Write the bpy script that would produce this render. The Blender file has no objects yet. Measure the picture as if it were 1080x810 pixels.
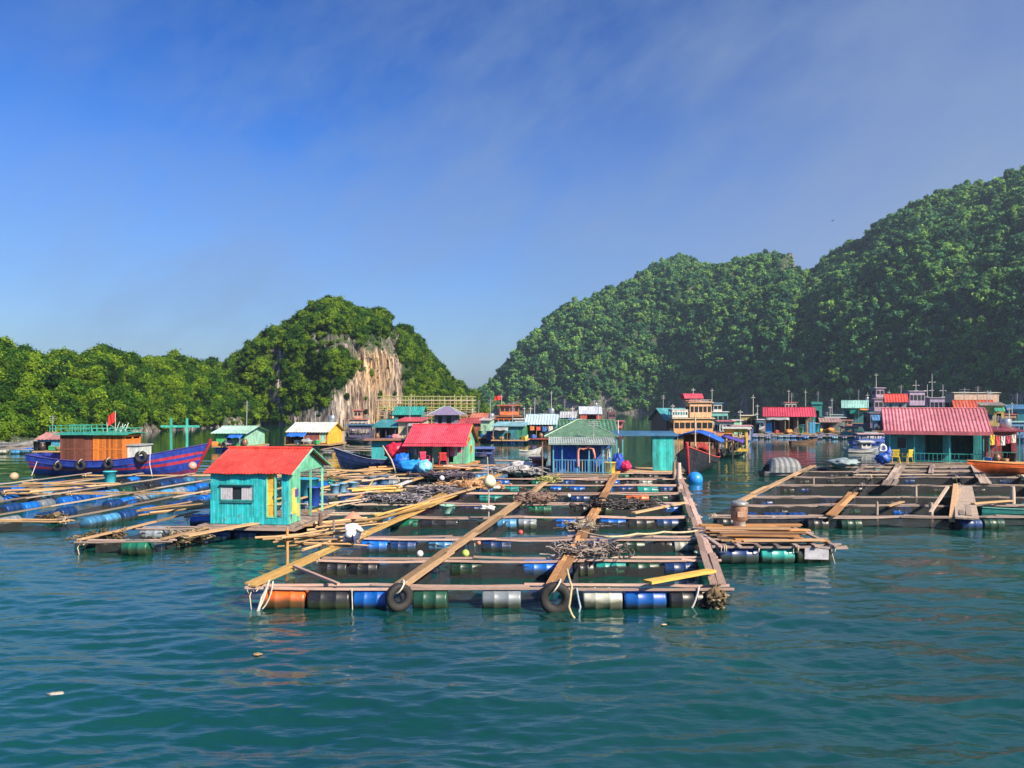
import bpy, math, random
import numpy as np
from mathutils import Vector, Matrix, noise
random.seed(7)
PI = math.pi
HC, F, CX, HY = 5.2, 800.0, 540.0, 428.0     # camera height, focal length in photo pixels, vanishing column, horizon row
scene = bpy.context.scene
COL = scene.collection

def XZ(px, py, Y):            # a photo pixel at a known distance -> world x, z
    return (px-CX)/F*Y, HC-(py-HY)/F*Y
def G(px, py, z=0.0):         # a photo pixel on the level z -> world point
    Y = (HC-z)*F/(py-HY)
    return Vector(((px-CX)/F*Y, Y, z))

# ------------------------------------------------------------------ materials
MATS = {}
def nd(nt, t, x=0, y=0, **k):
    n = nt.nodes.new(t)
    for a, b in k.items(): setattr(n, a, b)
    return n
def base_mat(name):
    m = bpy.data.materials.new(name); m.use_nodes = True
    nt = m.node_tree; b = nt.nodes['Principled BSDF']
    return m, nt, b
def mixc(nt, fac, a, b, mode='MIX'):
    n = nt.nodes.new('ShaderNodeMix'); n.data_type = 'RGBA'; n.blend_type = mode
    for s, v in ((n.inputs[0], fac), (n.inputs[6], a), (n.inputs[7], b)):
        if hasattr(v, 'is_output'): nt.links.new(v, s)
        elif isinstance(v, (int, float)): s.default_value = v
        else: s.default_value = (*v, 1)
    return n.outputs[2]
def ramp(nt, src, stops):
    r = nt.nodes.new('ShaderNodeValToRGB')
    e = r.color_ramp.elements
    while len(e) < len(stops): e.new(0.5)
    for i, (p, c) in enumerate(stops):
        e[i].position = p
        e[i].color = (c, c, c, 1) if isinstance(c, (int, float)) else (*c, 1)
    nt.links.new(src, r.inputs[0]); return r.outputs[0]
def noi(nt, vec, scale, detail=4, rough=.6, lac=2.0):
    n = nt.nodes.new('ShaderNodeTexNoise'); n.inputs['Scale'].default_value = scale
    n.inputs['Detail'].default_value = detail; n.inputs['Roughness'].default_value = rough
    if vec is not None: nt.links.new(vec, n.inputs['Vector'])
    return n.outputs['Fac']
def mapping(nt, vec, scale=(1,1,1), rot=(0,0,0)):
    m = nt.nodes.new('ShaderNodeMapping'); m.inputs['Scale'].default_value = scale; m.inputs['Rotation'].default_value = rot
    nt.links.new(vec, m.inputs['Vector']); return m.outputs[0]
def tint_in(nt):
    a = nt.nodes.new('ShaderNodeAttribute'); a.attribute_name = 'tint'; return a.outputs['Fac']
def mul(nt, a, b, op='MULTIPLY'):
    m = nt.nodes.new('ShaderNodeMath'); m.operation = op
    for s, v in ((m.inputs[0], a), (m.inputs[1], b)):
        if hasattr(v, 'is_output'): nt.links.new(v, s)
        else: s.default_value = v
    return m.outputs[0]
def bump(nt, b, h, strength=.4, dist=.02):
    n = nt.nodes.new('ShaderNodeBump'); n.inputs['Strength'].default_value = strength; n.inputs['Distance'].default_value = dist
    nt.links.new(h, n.inputs['Height']); nt.links.new(n.outputs[0], b.inputs['Normal'])

def paint(c, rough=.55, wear=.65, dirt=(.09,.075,.055)):
    key = ('p', c, rough, wear)
    if key in MATS: return MATS[key]
    m, nt, b = base_mat('paint'); tc = nd(nt, 'ShaderNodeTexCoord').outputs['Object']
    n1 = noi(nt, mapping(nt, tc, (1.2,1.2,.5)), 2.2, 5)
    n2 = noi(nt, mapping(nt, tc, (5,5,.6)), 3.5, 5, .7)
    dark = tuple(x*.62 for x in c); light = tuple(min(1, x*1.15+.015) for x in c)
    col = mixc(nt, ramp(nt, n1, [(.3,0),(.7,1)]), dark, light)
    col = mixc(nt, mul(nt, ramp(nt, n2, [(.52,0),(.72,1)]), wear), col, dirt)
    n3 = noi(nt, mapping(nt, tc, (1,1,.8)), 6.5, 6, .75)
    col = mixc(nt, mul(nt, ramp(nt, n3, [(.56,0),(.66,1)]), wear*.9), col, tuple(.25+x*.55 for x in c))
    n4 = noi(nt, mapping(nt, tc, (.9,.9,.6)), 3.1, 6, .7)
    col = mixc(nt, mul(nt, ramp(nt, n4, [(.58,0),(.68,1)]), wear*.8), col, (.13,.07,.04))
    t = mul(nt, tint_in(nt), 1.0)
    col = mixc(nt, 1.0, col, ramp(nt, t, [(0,.62),(1,1.15)]), 'MULTIPLY')
    nt.links.new(col, b.inputs['Base Color']); b.inputs['Roughness'].default_value = rough
    bump(nt, b, n2, .25, .01)
    MATS[key] = m; return m
def wood(c=(.33,.22,.13), dark=(.10,.065,.04), rough=.8):
    key = ('w', c, dark)
    if key in MATS: return MATS[key]
    m, nt, b = base_mat('weathered_wood'); tc = nd(nt, 'ShaderNodeTexCoord').outputs['UV']
    g = noi(nt, mapping(nt, tc, (1.5,30,1)), 2.0, 5, .65)
    s = noi(nt, mapping(nt, tc, (1.2,4,1)), 1.6, 4)
    col = mixc(nt, ramp(nt, g, [(.33,0),(.62,1)]), dark, c)
    col = mixc(nt, ramp(nt, s, [(.48,0),(.75,.75)]), col, tuple(x*.45 for x in c))
    col = mixc(nt, 1.0, col, ramp(nt, tint_in(nt), [(0,.45),(.5,.9),(1,1.3)]), 'MULTIPLY')
    nt.links.new(col, b.inputs['Base Color']); b.inputs['Roughness'].default_value = rough
    bump(nt, b, g, .5, .012)
    MATS[key] = m; return m
def plain(c, rough=.6, metal=0.0, var=.3, scale=6):
    key = ('s', c, rough, metal, var, scale)
    if key in MATS: return MATS[key]
    m, nt, b = base_mat('surface'); tc = nd(nt, 'ShaderNodeTexCoord').outputs['Object']
    n1 = noi(nt, tc, scale, 5, .65)
    col = mixc(nt, ramp(nt, n1, [(.32,0),(.68,1)]), tuple(x*(1-var) for x in c), tuple(min(1,x*(1+var*.5)) for x in c))
    nt.links.new(col, b.inputs['Base Color']); b.inputs['Roughness'].default_value = rough; b.inputs['Metallic'].default_value = metal
    bump(nt, b, n1, .3, .01)
    MATS[key] = m; return m
def barrel_mat(c):
    key = ('b', c)
    if key in MATS: return MATS[key]
    m, nt, b = base_mat('barrel_plastic'); tc = nd(nt, 'ShaderNodeTexCoord'); oi = nd(nt, 'ShaderNodeObjectInfo')
    sep = nd(nt, 'ShaderNodeSeparateXYZ'); nt.links.new(tc.outputs['Object'], sep.inputs[0])
    add = nd(nt, 'ShaderNodeVectorMath', operation='ADD'); nt.links.new(tc.outputs['Object'], add.inputs[0]); nt.links.new(oi.outputs['Random'], add.inputs[1])
    n = noi(nt, add.outputs[0], 4.5, 5, .65)
    col = mixc(nt, ramp(nt, n, [(.3,0),(.7,1)]), tuple(x*.6 for x in c), c)
    sc = noi(nt, mapping(nt, add.outputs[0], (1,4,4)), 9, 5, .75)
    col = mixc(nt, ramp(nt, sc, [(.58,0),(.70,.55)]), col, tuple(.16+x*.6 for x in c))
    # growth and mud below the waterline mark
    w = mul(nt, mul(nt, n, .25), sep.outputs['Z'], 'SUBTRACT')
    col = mixc(nt, ramp(nt, w, [(.05,0),(.19,.88)]), col, (.035,.045,.022))
    col = mixc(nt, 1.0, col, ramp(nt, oi.outputs['Random'], [(0,.6),(1,1.1)]), 'MULTIPLY')
    nt.links.new(col, b.inputs['Base Color']); b.inputs['Roughness'].default_value = .38
    MATS[key] = m; return m
def glass_dark():
    if 'gl' in MATS: return MATS['gl']
    m, nt, b = base_mat('window_glass'); b.inputs['Base Color'].default_value = (.02,.025,.03,1); b.inputs['Roughness'].default_value = .12
    MATS['gl'] = m; return m
def net_mat(c=(.007,.008,.010), dens=.66):
    key = ('n', c)
    if key in MATS: return MATS[key]
    m, nt, b = base_mat('net'); uv = nd(nt, 'ShaderNodeTexCoord').outputs['UV']
    tr = nd(nt, 'ShaderNodeBsdfTransparent'); mx = nd(nt, 'ShaderNodeMixShader')
    b.inputs['Roughness'].default_value = .9
    n = noi(nt, mapping(nt, uv, (14, 14, 1)), 3.0, 3)
    col = mixc(nt, noi(nt, uv, 2.0, 4), c, tuple(x*3+.004 for x in c)); nt.links.new(col, b.inputs['Base Color'])
    nt.links.new(ramp(nt, n, [(.30, dens-.3),(.55, min(1, dens+.25))]), mx.inputs[0])
    nt.links.new(tr.outputs[0], mx.inputs[1]); nt.links.new(b.outputs[0], mx.inputs[2])
    nt.links.new(mx.outputs[0], nt.nodes['Material Output'].inputs['Surface'])
    MATS[key] = m; return m

# palette (real base colours)
TURQ=(.012,.50,.56); TEAL=(.02,.26,.27); MINT=(.18,.62,.42); GREEN=(.05,.42,.12); YEL=(.72,.42,.03); ORG=(.75,.17,.02)
RED=(.62,.035,.025); PINK=(.62,.08,.11); BLUE=(.02,.07,.55); NAVY=(.012,.025,.11); LBLUE=(.06,.30,.62); WHITE=(.72,.74,.74)
CREAM=(.62,.52,.34); GREY=(.30,.32,.34); BROWN=(.16,.06,.035); BLACK=(.018,.02,.024); DGREEN=(.015,.11,.07); LILAC=(.34,.27,.42)
SKYB=(.20,.45,.62); TGREEN=(.01,.32,.23); MAROON=(.20,.03,.035); PALEG=(.35,.50,.42); PURPLE=(.10,.05,.36)
W_TAN=wood((.58,.38,.20),(.26,.15,.07)); W_ORG=wood((.68,.35,.13),(.30,.13,.05)); W_GREY=wood((.40,.31,.27),(.15,.105,.09)); W_PALE=wood((.52,.42,.33),(.24,.17,.13))
W_BAM=wood((.68,.44,.14),(.36,.20,.05)); W_PINK=wood((.66,.46,.38),(.22,.13,.11)); W_DARK=wood((.16,.10,.07),(.05,.03,.022)); W_GRN=wood((.40,.42,.16),(.16,.17,.06))

# ------------------------------------------------------------------ mesh builder
class MB:
    def __init__(s): s.v=[]; s.f=[]; s.m=[]; s.t=[]; s.uv=[]; s.sm=[]
    def add(s, vs, fs, m=0, t=None, uv=None, smooth=False):
        o=len(s.v); s.v += [tuple(p) for p in vs]
        if t is None: t=random.random()
        for i, f in enumerate(fs):
            s.f.append([o+a for a in f]); s.m.append(m); s.t.append(t); s.sm.append(smooth)
            s.uv.append(uv[i] if uv else [(vs[a][0]+vs[a][1]*.7, vs[a][2]) for a in f])
    def box(s, c, size, rz=0, m=0, t=None, rx=0, ry=0):
        R = Matrix.Rotation(rz,3,'Z') @ Matrix.Rotation(ry,3,'Y') @ Matrix.Rotation(rx,3,'X')
        hx,hy,hz = size[0]/2,size[1]/2,size[2]/2; c=Vector(c)
        P=[c+R@Vector((x*hx,y*hy,z*hz)) for z in(-1,1) for y in(-1,1) for x in(-1,1)]
        s.add(P,[(0,2,3,1),(4,5,7,6),(0,1,5,4),(2,6,7,3),(0,4,6,2),(1,3,7,5)],m,t)
    def beam(s, a, b, w, h=None, m=0, t=None, sag=0, seg=1, up=(0,0,1)):
        a=Vector(a); b=Vector(b); h=h or w; d=(b-a); L=d.length
        if L<1e-6: return
        d.normalize(); side=d.cross(Vector(up))
        if side.length<1e-3: side=Vector((1,0,0))
        side.normalize(); upv=side.cross(d)
        vs=[]; off=random.random()*20
        for k in range(seg+1):
            q=k/seg; c=a.lerp(b,q)+Vector((0,0,-sag*4*q*(1-q)))
            for x,y in((-1,-1),(1,-1),(1,1),(-1,1)): vs.append(c+side*(x*w/2)+upv*(y*h/2))
        fs=[]; uv=[]
        for k in range(seg):
            for j in range(4):
                i0=k*4+j; i1=k*4+(j+1)%4
                fs.append((i0,i1,i1+4,i0+4))
                u0=off+L*k/seg; u1=off+L*(k+1)/seg; v0=j*.25+off; v1=v0+.25
                uv.append([(u0,v0),(u0,v1),(u1,v1),(u1,v0)])
        fs.append((3,2,1,0)); uv.append([(off,0),(off,.1),(off+.1,.1),(off+.1,0)])
        e=seg*4; fs.append((e,e+1,e+2,e+3)); uv.append([(off,0),(off,.1),(off+.1,.1),(off+.1,0)])
        s.add(vs,fs,m,t,uv)
    def tube(s, pts, r, seg=8, m=0, t=None, cap=True, closed=False):
        pts=[Vector(p) for p in pts]; n=len(pts); rs=r if isinstance(r,(list,tuple)) else [r]*n
        vs=[]; off=random.random()*20; prev=None; L=0; us=[]
        for i,p in enumerate(pts):
            if closed: d=pts[(i+1)%n]-pts[i-1]
            else: d=(pts[min(i+1,n-1)]-pts[max(i-1,0)])
            d.normalize()
            if prev is None:
                a=Vector((0,0,1)) if abs(d.z)<.9 else Vector((1,0,0)); sd=d.cross(a).normalized()
            else:
                sd=(prev-d*prev.dot(d)).normalized()
            prev=sd; up=sd.cross(d)
            if i: L+=(pts[i]-pts[i-1]).length
            us.append(off+L)
            for j in range(seg):
                a=2*PI*j/seg; vs.append(p+(sd*math.cos(a)+up*math.sin(a))*rs[i])
        fs=[]; uv=[]
        rng = n if closed else n-1
        for i in range(rng):
            k=(i+1)%n
            for j in range(seg):
                j2=(j+1)%seg
                fs.append((i*seg+j,i*seg+j2,k*seg+j2,k*seg+j)); v0=off+j/seg*.5
                u1=us[k] if k else us[i]+.1
                uv.append([(us[i],v0),(us[i],v0+.5/seg),(u1,v0+.5/seg),(u1,v0)])
        s.add(vs,fs,m,t,uv,smooth=True)
        if cap and not closed:
            s.add([vs[j] for j in range(seg)],[tuple(range(seg))[::-1]],m,t)
            s.add([vs[(n-1)*seg+j] for j in range(seg)],[tuple(range(seg))],m,t)
    def lathe(s, prof, c=(0,0,0), axis='Z', seg=20, m=0, t=None, smooth=True):
        c=Vector(c); vs=[]
        for (r,h) in prof:
            for j in range(seg):
                a=2*PI*j/seg; x,y=r*math.cos(a),r*math.sin(a)
                p={'Z':(x,y,h),'X':(h,x,y),'Y':(x,h,y)}[axis]; vs.append(c+Vector(p))
        fs=[(i*seg+j,i*seg+(j+1)%seg,(i+1)*seg+(j+1)%seg,(i+1)*seg+j) for i in range(len(prof)-1) for j in range(seg)]
        s.add(vs,fs,m,t,smooth=smooth)
        if prof[0][0]>1e-3: s.add(vs[:seg],[tuple(range(seg))[::-1]],m,t)
        if prof[-1][0]>1e-3: s.add(vs[-seg:],[tuple(range(seg))],m,t)
    def blob(s, c, r, sx=1, sy=1, sz=1, m=0, seed=0, amp=.25, n=9, fr=1.6):
        c=Vector(c); vs=[]; fs=[]
        for i in range(n+1):
            th=PI*i/n
            for j in range(2*n):
                ph=PI*j/n; d=Vector((math.sin(th)*math.cos(ph),math.sin(th)*math.sin(ph),math.cos(th)))
                k=1+amp*noise.noise(d*fr+Vector((seed*7.3,seed,2)))*1.6
                vs.append(c+Vector((d.x*sx,d.y*sy,d.z*sz))*r*k)
        for i in range(n):
            for j in range(2*n):
                a=i*2*n+j; b=i*2*n+(j+1)%(2*n); fs.append((a,a+2*n,b+2*n,b))
        s.add(vs,fs,m,None,smooth=True)
    def sheet(s, p00,p10,p11,p01, pitch=.12, amp=.018, m=0, thick=.012, edge_noise=0):
        p00,p10,p11,p01=map(Vector,(p00,p10,p11,p01)); L=(p10-p00).length; n=max(4,int(L/pitch*4))
        nrm=(p10-p00).cross(p01-p00).normalized()
        top=[];
        rows=4
        for r in range(rows+1):
            for i in range(n+1):
                q=i/n; a=p00.lerp(p10,q); b=p01.lerp(p11,q)
                e=edge_noise*noise.noise(Vector((q*L*1.5,3.1,r*.2))) if r==0 else 0
                top.append(a.lerp(b,r/rows+e)+nrm*(amp*math.sin(2*PI*q*L/pitch)))
        bot=[p-nrm*thick for p in top]; N=len(top); fs=[];w=n+1
        for r in range(rows):
            for i in range(n):
                a=r*w+i; fs.append((a,a+1,a+w+1,a+w)); fs.append((N+a,N+a+w,N+a+w+1,N+a+1))
        nface=len(fs)
        for i in range(n):
            fs.append((i,N+i,N+i+1,i+1)); a=rows*w+i; fs.append((a,a+1,N+a+1,N+a))
        for r in range(rows):
            a=r*w; fs.append((a,a+w,N+a+w,N+a)); a=r*w+n; fs.append((a,N+a,N+a+w,a+w))
        s.add(top+bot,fs,m,None,smooth=False)
        npan=max(1,int(L/.9)); tt=[[random.uniform(.25,1) for _ in range(npan+1)] for _ in range(2)]; k0=len(s.t)-len(fs)
        for q in range(nface):
            r_,i_=divmod(q//2,n); s.t[k0+q]=tt[0 if r_<2 else 1][int(i_/n*npan)]
    def build(s, name, mats, parent=None, root=None, world=False):
        if not isinstance(mats,(list,tuple)): mats=[mats]
        me=bpy.data.meshes.new(name)
        vs=s.v
        if world:
            M=(root or parent).matrix_basis.inverted() if (root or parent) else Matrix()
            vs=[tuple(M@Vector(p)) for p in s.v]
        me.from_pydata(vs,[],s.f)
        for x in mats: me.materials.append(x)
        me.polygons.foreach_set('material_index',s.m); me.polygons.foreach_set('use_smooth',s.sm)
        at=me.attributes.new('tint','FLOAT','FACE'); at.data.foreach_set('value',s.t)
        ul=me.uv_layers.new(name='UVMap'); flat=[c for f in s.uv for p in f for c in p]; ul.data.foreach_set('uv',flat)
        me.update()
        o=bpy.data.objects.new(name,me); COL.objects.link(o)
        if parent: o.parent=parent
        return o

def tag(o,label=None,cat=None,group=None,kind=None):
    if label: o['label']=label
    if cat: o['category']=cat
    if group: o['group']=group
    if kind: o['kind']=kind
    return o
def thing(name,label,cat,loc=(0,0,0),rz=0,group=None):
    o=bpy.data.objects.new(name,None); COL.objects.link(o); o.location=loc; o.rotation_euler=(0,0,rz)
    o.matrix_basis = Matrix.Translation(Vector(loc)) @ Matrix.Rotation(rz,4,'Z')
    o.empty_display_size=.3
    return tag(o,label,cat,group)
SKY_SAT=1.17; SKY_HUE=.508; SKY_STR=.036; SKY_GAM=1.58; EXPO=1.0; WAVE=1.8; WBUMP=.07; HAZE=.00024
SKY_HZ=(2.8,4.0,6.6); SKY_GL=(4.9,5.9,7.9); SKY_VL=(3.6,5.2,8.0); SKY_VF=.5
WATER_A=(.002,.040,.038); WATER_B=(.003,.066,.046)
# ================================================================== camera, sun, sky
cam=bpy.data.cameras.new('camera'); co=bpy.data.objects.new('camera',cam); COL.objects.link(co); scene.camera=co
co.location=(0,0,HC); co.rotation_euler=(math.radians(90),0,0)
cam.sensor_width=36; cam.lens=36*F/1080; cam.shift_y=(HY-405)/1080; cam.clip_end=8000; cam.clip_start=.1
SUN_AZ, SUN_EL = math.radians(134), math.radians(36)
sd=Vector((math.sin(SUN_AZ)*math.cos(SUN_EL), math.cos(SUN_AZ)*math.cos(SUN_EL), math.sin(SUN_EL)))
sl=bpy.data.lights.new('sun','SUN'); sl.energy=4.9; sl.angle=math.radians(.5); sl.color=(1,.86,.66)
so=bpy.data.objects.new('sun',sl); COL.objects.link(so); so.rotation_euler=(-sd).to_track_quat('-Z','Y').to_euler()
w=bpy.data.worlds.new('World'); scene.world=w; w.use_nodes=True; nt=w.node_tree
bg=nt.nodes['Background']; sky=nd(nt,'ShaderNodeTexSky'); sky.sky_type='NISHITA'; sky.sun_disc=False
sky.sun_elevation=SUN_EL; sky.sun_rotation=SUN_AZ; sky.air_density=1.0; sky.dust_density=.6; sky.ozone_density=3.0
tc=nd(nt,'ShaderNodeTexCoord').outputs['Generated']
hs=nd(nt,'ShaderNodeHueSaturation'); hs.inputs['Saturation'].default_value=SKY_SAT; hs.inputs['Value'].default_value=1.0; hs.inputs['Hue'].default_value=SKY_HUE
gm=nd(nt,'ShaderNodeGamma'); gm.inputs[1].default_value=SKY_GAM; nt.links.new(sky.outputs[0],gm.inputs[0]); nt.links.new(gm.outputs[0],hs.inputs['Color'])
# thin high cloud veil, stretched along the wind
def streak(rot,sc,scale,det,rg): return noi(nt,mapping(nt,mapping(nt,tc,(1,1,1),(0,math.radians(rot),0)),sc),scale,det,rg)
wv=streak(34,(.9,1.3,2.1),2.3,9,.66)
wv2=streak(12,(.8,1,1.4),1.4,5,.55)
veil=mul(nt,ramp(nt,wv,[(.38,0),(.62,1)]),ramp(nt,wv2,[(.36,.15),(.6,1)]))
sz=nd(nt,'ShaderNodeSeparateXYZ'); nt.links.new(tc,sz.inputs[0])
base=mixc(nt,ramp(nt,sz.outputs['Z'],[(0,.85),(.12,.55),(.32,0)]),hs.outputs[0],SKY_HZ)      # moist air low down
glow=mul(nt,ramp(nt,sz.outputs['X'],[(.0,0),(.5,1)]),ramp(nt,sz.outputs['Z'],[(.05,1),(.22,.9),(.46,.18)]))      # thin high cloud towards the sun
base=mixc(nt,mul(nt,glow,.62),base,SKY_GL)
c1=mixc(nt,mul(nt,veil,SKY_VF),base,SKY_VL)
nt.links.new(c1,bg.inputs['Color']); bg.inputs['Strength'].default_value=SKY_STR
vs=scene.view_settings; vs.view_transform='Standard'; vs.look='None'; vs.exposure=EXPO; vs.gamma=1; vs.use_curve_mapping=False
scene.display_settings.display_device='sRGB'
scene.cycles.volume_bounces=0; scene.cycles.max_bounces=6; scene.cycles.transparent_max_bounces=12
scene.cycles.caustics_reflective=False

# ================================================================== water
def wave_h(x,y):
    v=noise.noise
    a=v(Vector((x*.26+y*.12,y*.55,0)))*.06+(.5-abs(v(Vector((x*.72-y*.3,y*1.5,4.2)))))*.046+(.5-abs(v(Vector((x*1.7+y*.7,y*3.1,9.1)))))*.019+v(Vector((x*3.6+y*.9,y*6.4,9.1)))*.006
    return a
def wave_at(x,y): return wave_h(x,y)*min(1,max(0,(95-y)/45))*min(1,(14/y)**.35*1.1)*WAVE
def water():
    vs=[];fs=[]
    ys=[]; y=6.0
    while y<95: ys.append(y); y*=1.0055
    n=420
    for y in ys:
        half=y*.82+3; fade=min(1,max(0,(95-y)/45))*min(1,(14/y)**.35*1.1)
        for i in range(n+1):
            x=-half+2*half*i/n; vs.append((x,y,wave_h(x,y)*fade*WAVE))
    w_=n+1
    for r in range(len(ys)-1):
        for i in range(n):
            a=r*w_+i; fs.append((a,a+1,a+w_+1,a+w_))
    # the rest of the bay, joined to the rim of the fine sheet
    R=1150; k=len(vs); y0=ys[0]; y1=ys[-1]
    h0=y0*.82+3; h1=y1*.82+3
    vs+= [(-R,-200,0),(R,-200,0),(R,R,0),(-R,R,0)]
    a=0;b=n;c=(len(ys)-1)*w_+n;d=(len(ys)-1)*w_
    bot=list(range(a,b+1)); right=[r*w_+n for r in range(len(ys))]; top=[(len(ys)-1)*w_+i for i in range(n+1)]; left=[r*w_ for r in range(len(ys))]
    fs.append([k,k+1]+bot[::-1]); fs.append([k+1,k+2]+right[::-1]); fs.append([k+2,k+3]+top); fs.append([k+3,k]+left)
    me=bpy.data.meshes.new('water'); me.from_pydata(vs,[],fs); me.update()
    me.polygons.foreach_set('use_smooth',[True]*(len(fs)-4)+[False]*4)
    o=bpy.data.objects.new('water',me); COL.objects.link(o); tag(o,kind='structure')
    m,nt,b=base_mat('sea_water'); t=nd(nt,'ShaderNodeTexCoord').outputs['Object']
    n0=noi(nt,mapping(nt,t,(1,.5,1)),.035,3)
    col=mixc(nt,ramp(nt,n0,[(.35,0),(.65,1)]),WATER_A,WATER_B)
    nt.links.new(col,b.inputs['Base Color']); b.inputs['Roughness'].default_value=.03; b.inputs['IOR'].default_value=1.7
    n1=noi(nt,mapping(nt,t,(.55,1.25,1),(0,0,.22)),1.5,3,.5)
    n2=noi(nt,mapping(nt,t,(.8,2.2,1),(0,0,-.3)),4.2,4,.55)
    n3=noi(nt,mapping(nt,t,(.12,.22,1)),1.0,2)
    h=mul(nt,mul(nt,n1,.75),mul(nt,n2,.25),'ADD')
    # calm patches between ruffled ones; quieter in the lee behind the rafts
    sep=nd(nt,'ShaderNodeSeparateXYZ'); nt.links.new(t,sep.inputs[0])
    far=ramp(nt,mul(nt,sep.outputs['Y'],1/200),[(0,1.0),(.14,.7),(.3,.22),(1,.10)])
    h=mul(nt,h,mul(nt,far,ramp(nt,n3,[(.3,.55),(.7,1)])))
    bump(nt,b,h,1.0,WBUMP)
    me.materials.append(m)
water()

# ================================================================== hills
def rock_mat():
    m,nt,b=base_mat('limestone'); g=nd(nt,'ShaderNodeNewGeometry'); pos=g.outputs['Position']
    st=noi(nt,mapping(nt,pos,(.8,.8,.10)),1.0,7,.68)
    big=noi(nt,mapping(nt,pos,(.07,.07,.035)),1.0,4,.6)
    fine=noi(nt,mapping(nt,pos,(1.3,1.3,.35)),1.3,5,.7)
    grey=mixc(nt,ramp(nt,st,[(.36,0),(.5,.4),(.64,1)]),(.03,.028,.032),(.58,.50,.45))
    och=mixc(nt,ramp(nt,st,[(.3,0),(.7,1)]),(.36,.17,.06),(.88,.60,.29))
    a=nd(nt,'ShaderNodeAttribute'); a.attribute_name='ochre'
    col=mixc(nt,mul(nt,a.outputs['Fac'],ramp(nt,big,[(.35,.35),(.6,1)])),grey,och)
    crk=noi(nt,mapping(nt,pos,(1.6,1.6,.16)),1.2,6,.75)
    col=mixc(nt,ramp(nt,crk,[(.44,.95),(.54,0)]),col,(.018,.014,.016))
    blo=noi(nt,mapping(nt,pos,(.35,.35,.22)),1.0,5,.65)
    col=mixc(nt,ramp(nt,blo,[(.5,0),(.66,.7)]),col,(.10,.085,.085))
    # scrub in the ledges
    sep=nd(nt,'ShaderNodeSeparateXYZ'); nt.links.new(g.outputs['Normal'],sep.inputs[0])
    led=mul(nt,ramp(nt,sep.outputs['Z'],[(.25,0),(.6,1)]),ramp(nt,fine,[(.35,.4),(.6,1)]))
    ab=nd(nt,'ShaderNodeAttribute'); ab.attribute_name='bare'; patch=ramp(nt,noi(nt,mapping(nt,pos,(.25,.25,.12)),1.0,5,.7),[(.52,0),(.60,1)])
    inv=mul(nt,1.0,mul(nt,ab.outputs['Fac'],mul(nt,patch,.45),'MAXIMUM'),'SUBTRACT')
    col=mixc(nt,mul(nt,led,inv,'MAXIMUM'),col,(.022,.05,.012))
    nt.links.new(col,b.inputs['Base Color']); b.inputs['Roughness'].default_value=.9
    bump(nt,b,st,.8,.5)
    return m
ROCK=rock_mat()
def leaf_mat(name,c0,c1,c2):
    m,nt,b=base_mat(name); oi=nd(nt,'ShaderNodeObjectInfo'); g=nd(nt,'ShaderNodeNewGeometry')
    big=noi(nt,mapping(nt,g.outputs['Position'],(.05,.05,.05)),1.0,3)
    r=ramp(nt,mul(nt,mul(nt,oi.outputs['Random'],.6),mul(nt,big,.5),'ADD'),[(.25,c0),(.5,c1),(.75,c2)])
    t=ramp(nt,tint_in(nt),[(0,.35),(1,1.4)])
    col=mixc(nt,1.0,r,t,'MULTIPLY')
    nt.links.new(col,b.inputs['Base Color']); b.inputs['Roughness'].default_value=.75; b.inputs['Specular IOR Level'].default_value=.15
    tl=nd(nt,'ShaderNodeBsdfTranslucent'); nt.links.new(col,tl.inputs['Color']); mx=nd(nt,'ShaderNodeMixShader'); mx.inputs[0].default_value=.22
    nt.links.new(b.outputs[0],mx.inputs[1]); nt.links.new(tl.outputs[0],mx.inputs[2]); nt.links.new(mx.outputs[0],nt.nodes['Material Output'].inputs['Surface'])
    return m
def crown_template(k,mat,nleaf,leaf,flat=.8):
    rnd=random.Random(k*31+5); mb=MB(); flat=(.75,1.15,.6,.95,1.45,.8,1.0)[k%7]; sp=(.6,.4,.85,.7,.3,.9,.55)[k%7]
    lobes=[(Vector((0,0,.1)),.55)]+[(Vector((rnd.uniform(-sp,sp),rnd.uniform(-sp,sp),rnd.uniform(-.25,.75)*flat)),rnd.uniform(.18,.46)) for _ in range(11)]
    for c,r in lobes:
        mb.blob(c,r*.8,1,1,flat,seed=k+r,amp=.35,n=5,fr=2.2)
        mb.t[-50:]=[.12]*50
    for i in range(nleaf):
        c,r=rnd.choice(lobes)
        d=Vector((rnd.gauss(0,1),rnd.gauss(0,1),rnd.gauss(.25,1))).normalized()
        p=c+Vector((d.x,d.y,d.z*flat))*r*(rnd.uniform(.75,1.15) if rnd.random()<.8 else rnd.uniform(1.1,1.6))
        n=(d+Vector((rnd.gauss(0,.5),rnd.gauss(0,.5),rnd.gauss(.25,.5)))).normalized()
        a=n.cross(Vector((rnd.gauss(0,1),rnd.gauss(0,1),rnd.gauss(0,1)))).normalized(); b_=n.cross(a); s=leaf*rnd.uniform(.6,1.5)
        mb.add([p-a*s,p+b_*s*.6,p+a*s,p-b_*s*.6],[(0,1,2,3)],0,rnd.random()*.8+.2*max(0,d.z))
    o=mb.build('crown_template',mat); COL.objects.unlink(o); return o
def interp(pts,x): return float(np.interp(x,[p[0] for p in pts],[p[1] for p in pts]))
def inpoly(poly,x,y):
    c=False; j=len(poly)-1
    for i in range(len(poly)):
        xi,yi=poly[i];xj,yj=poly[j]
        if (yi>y)!=(yj>y) and x<(xj-xi)*(y-yi)/(yj-yi)+xi: c=not c
        j=i
    return c
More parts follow.
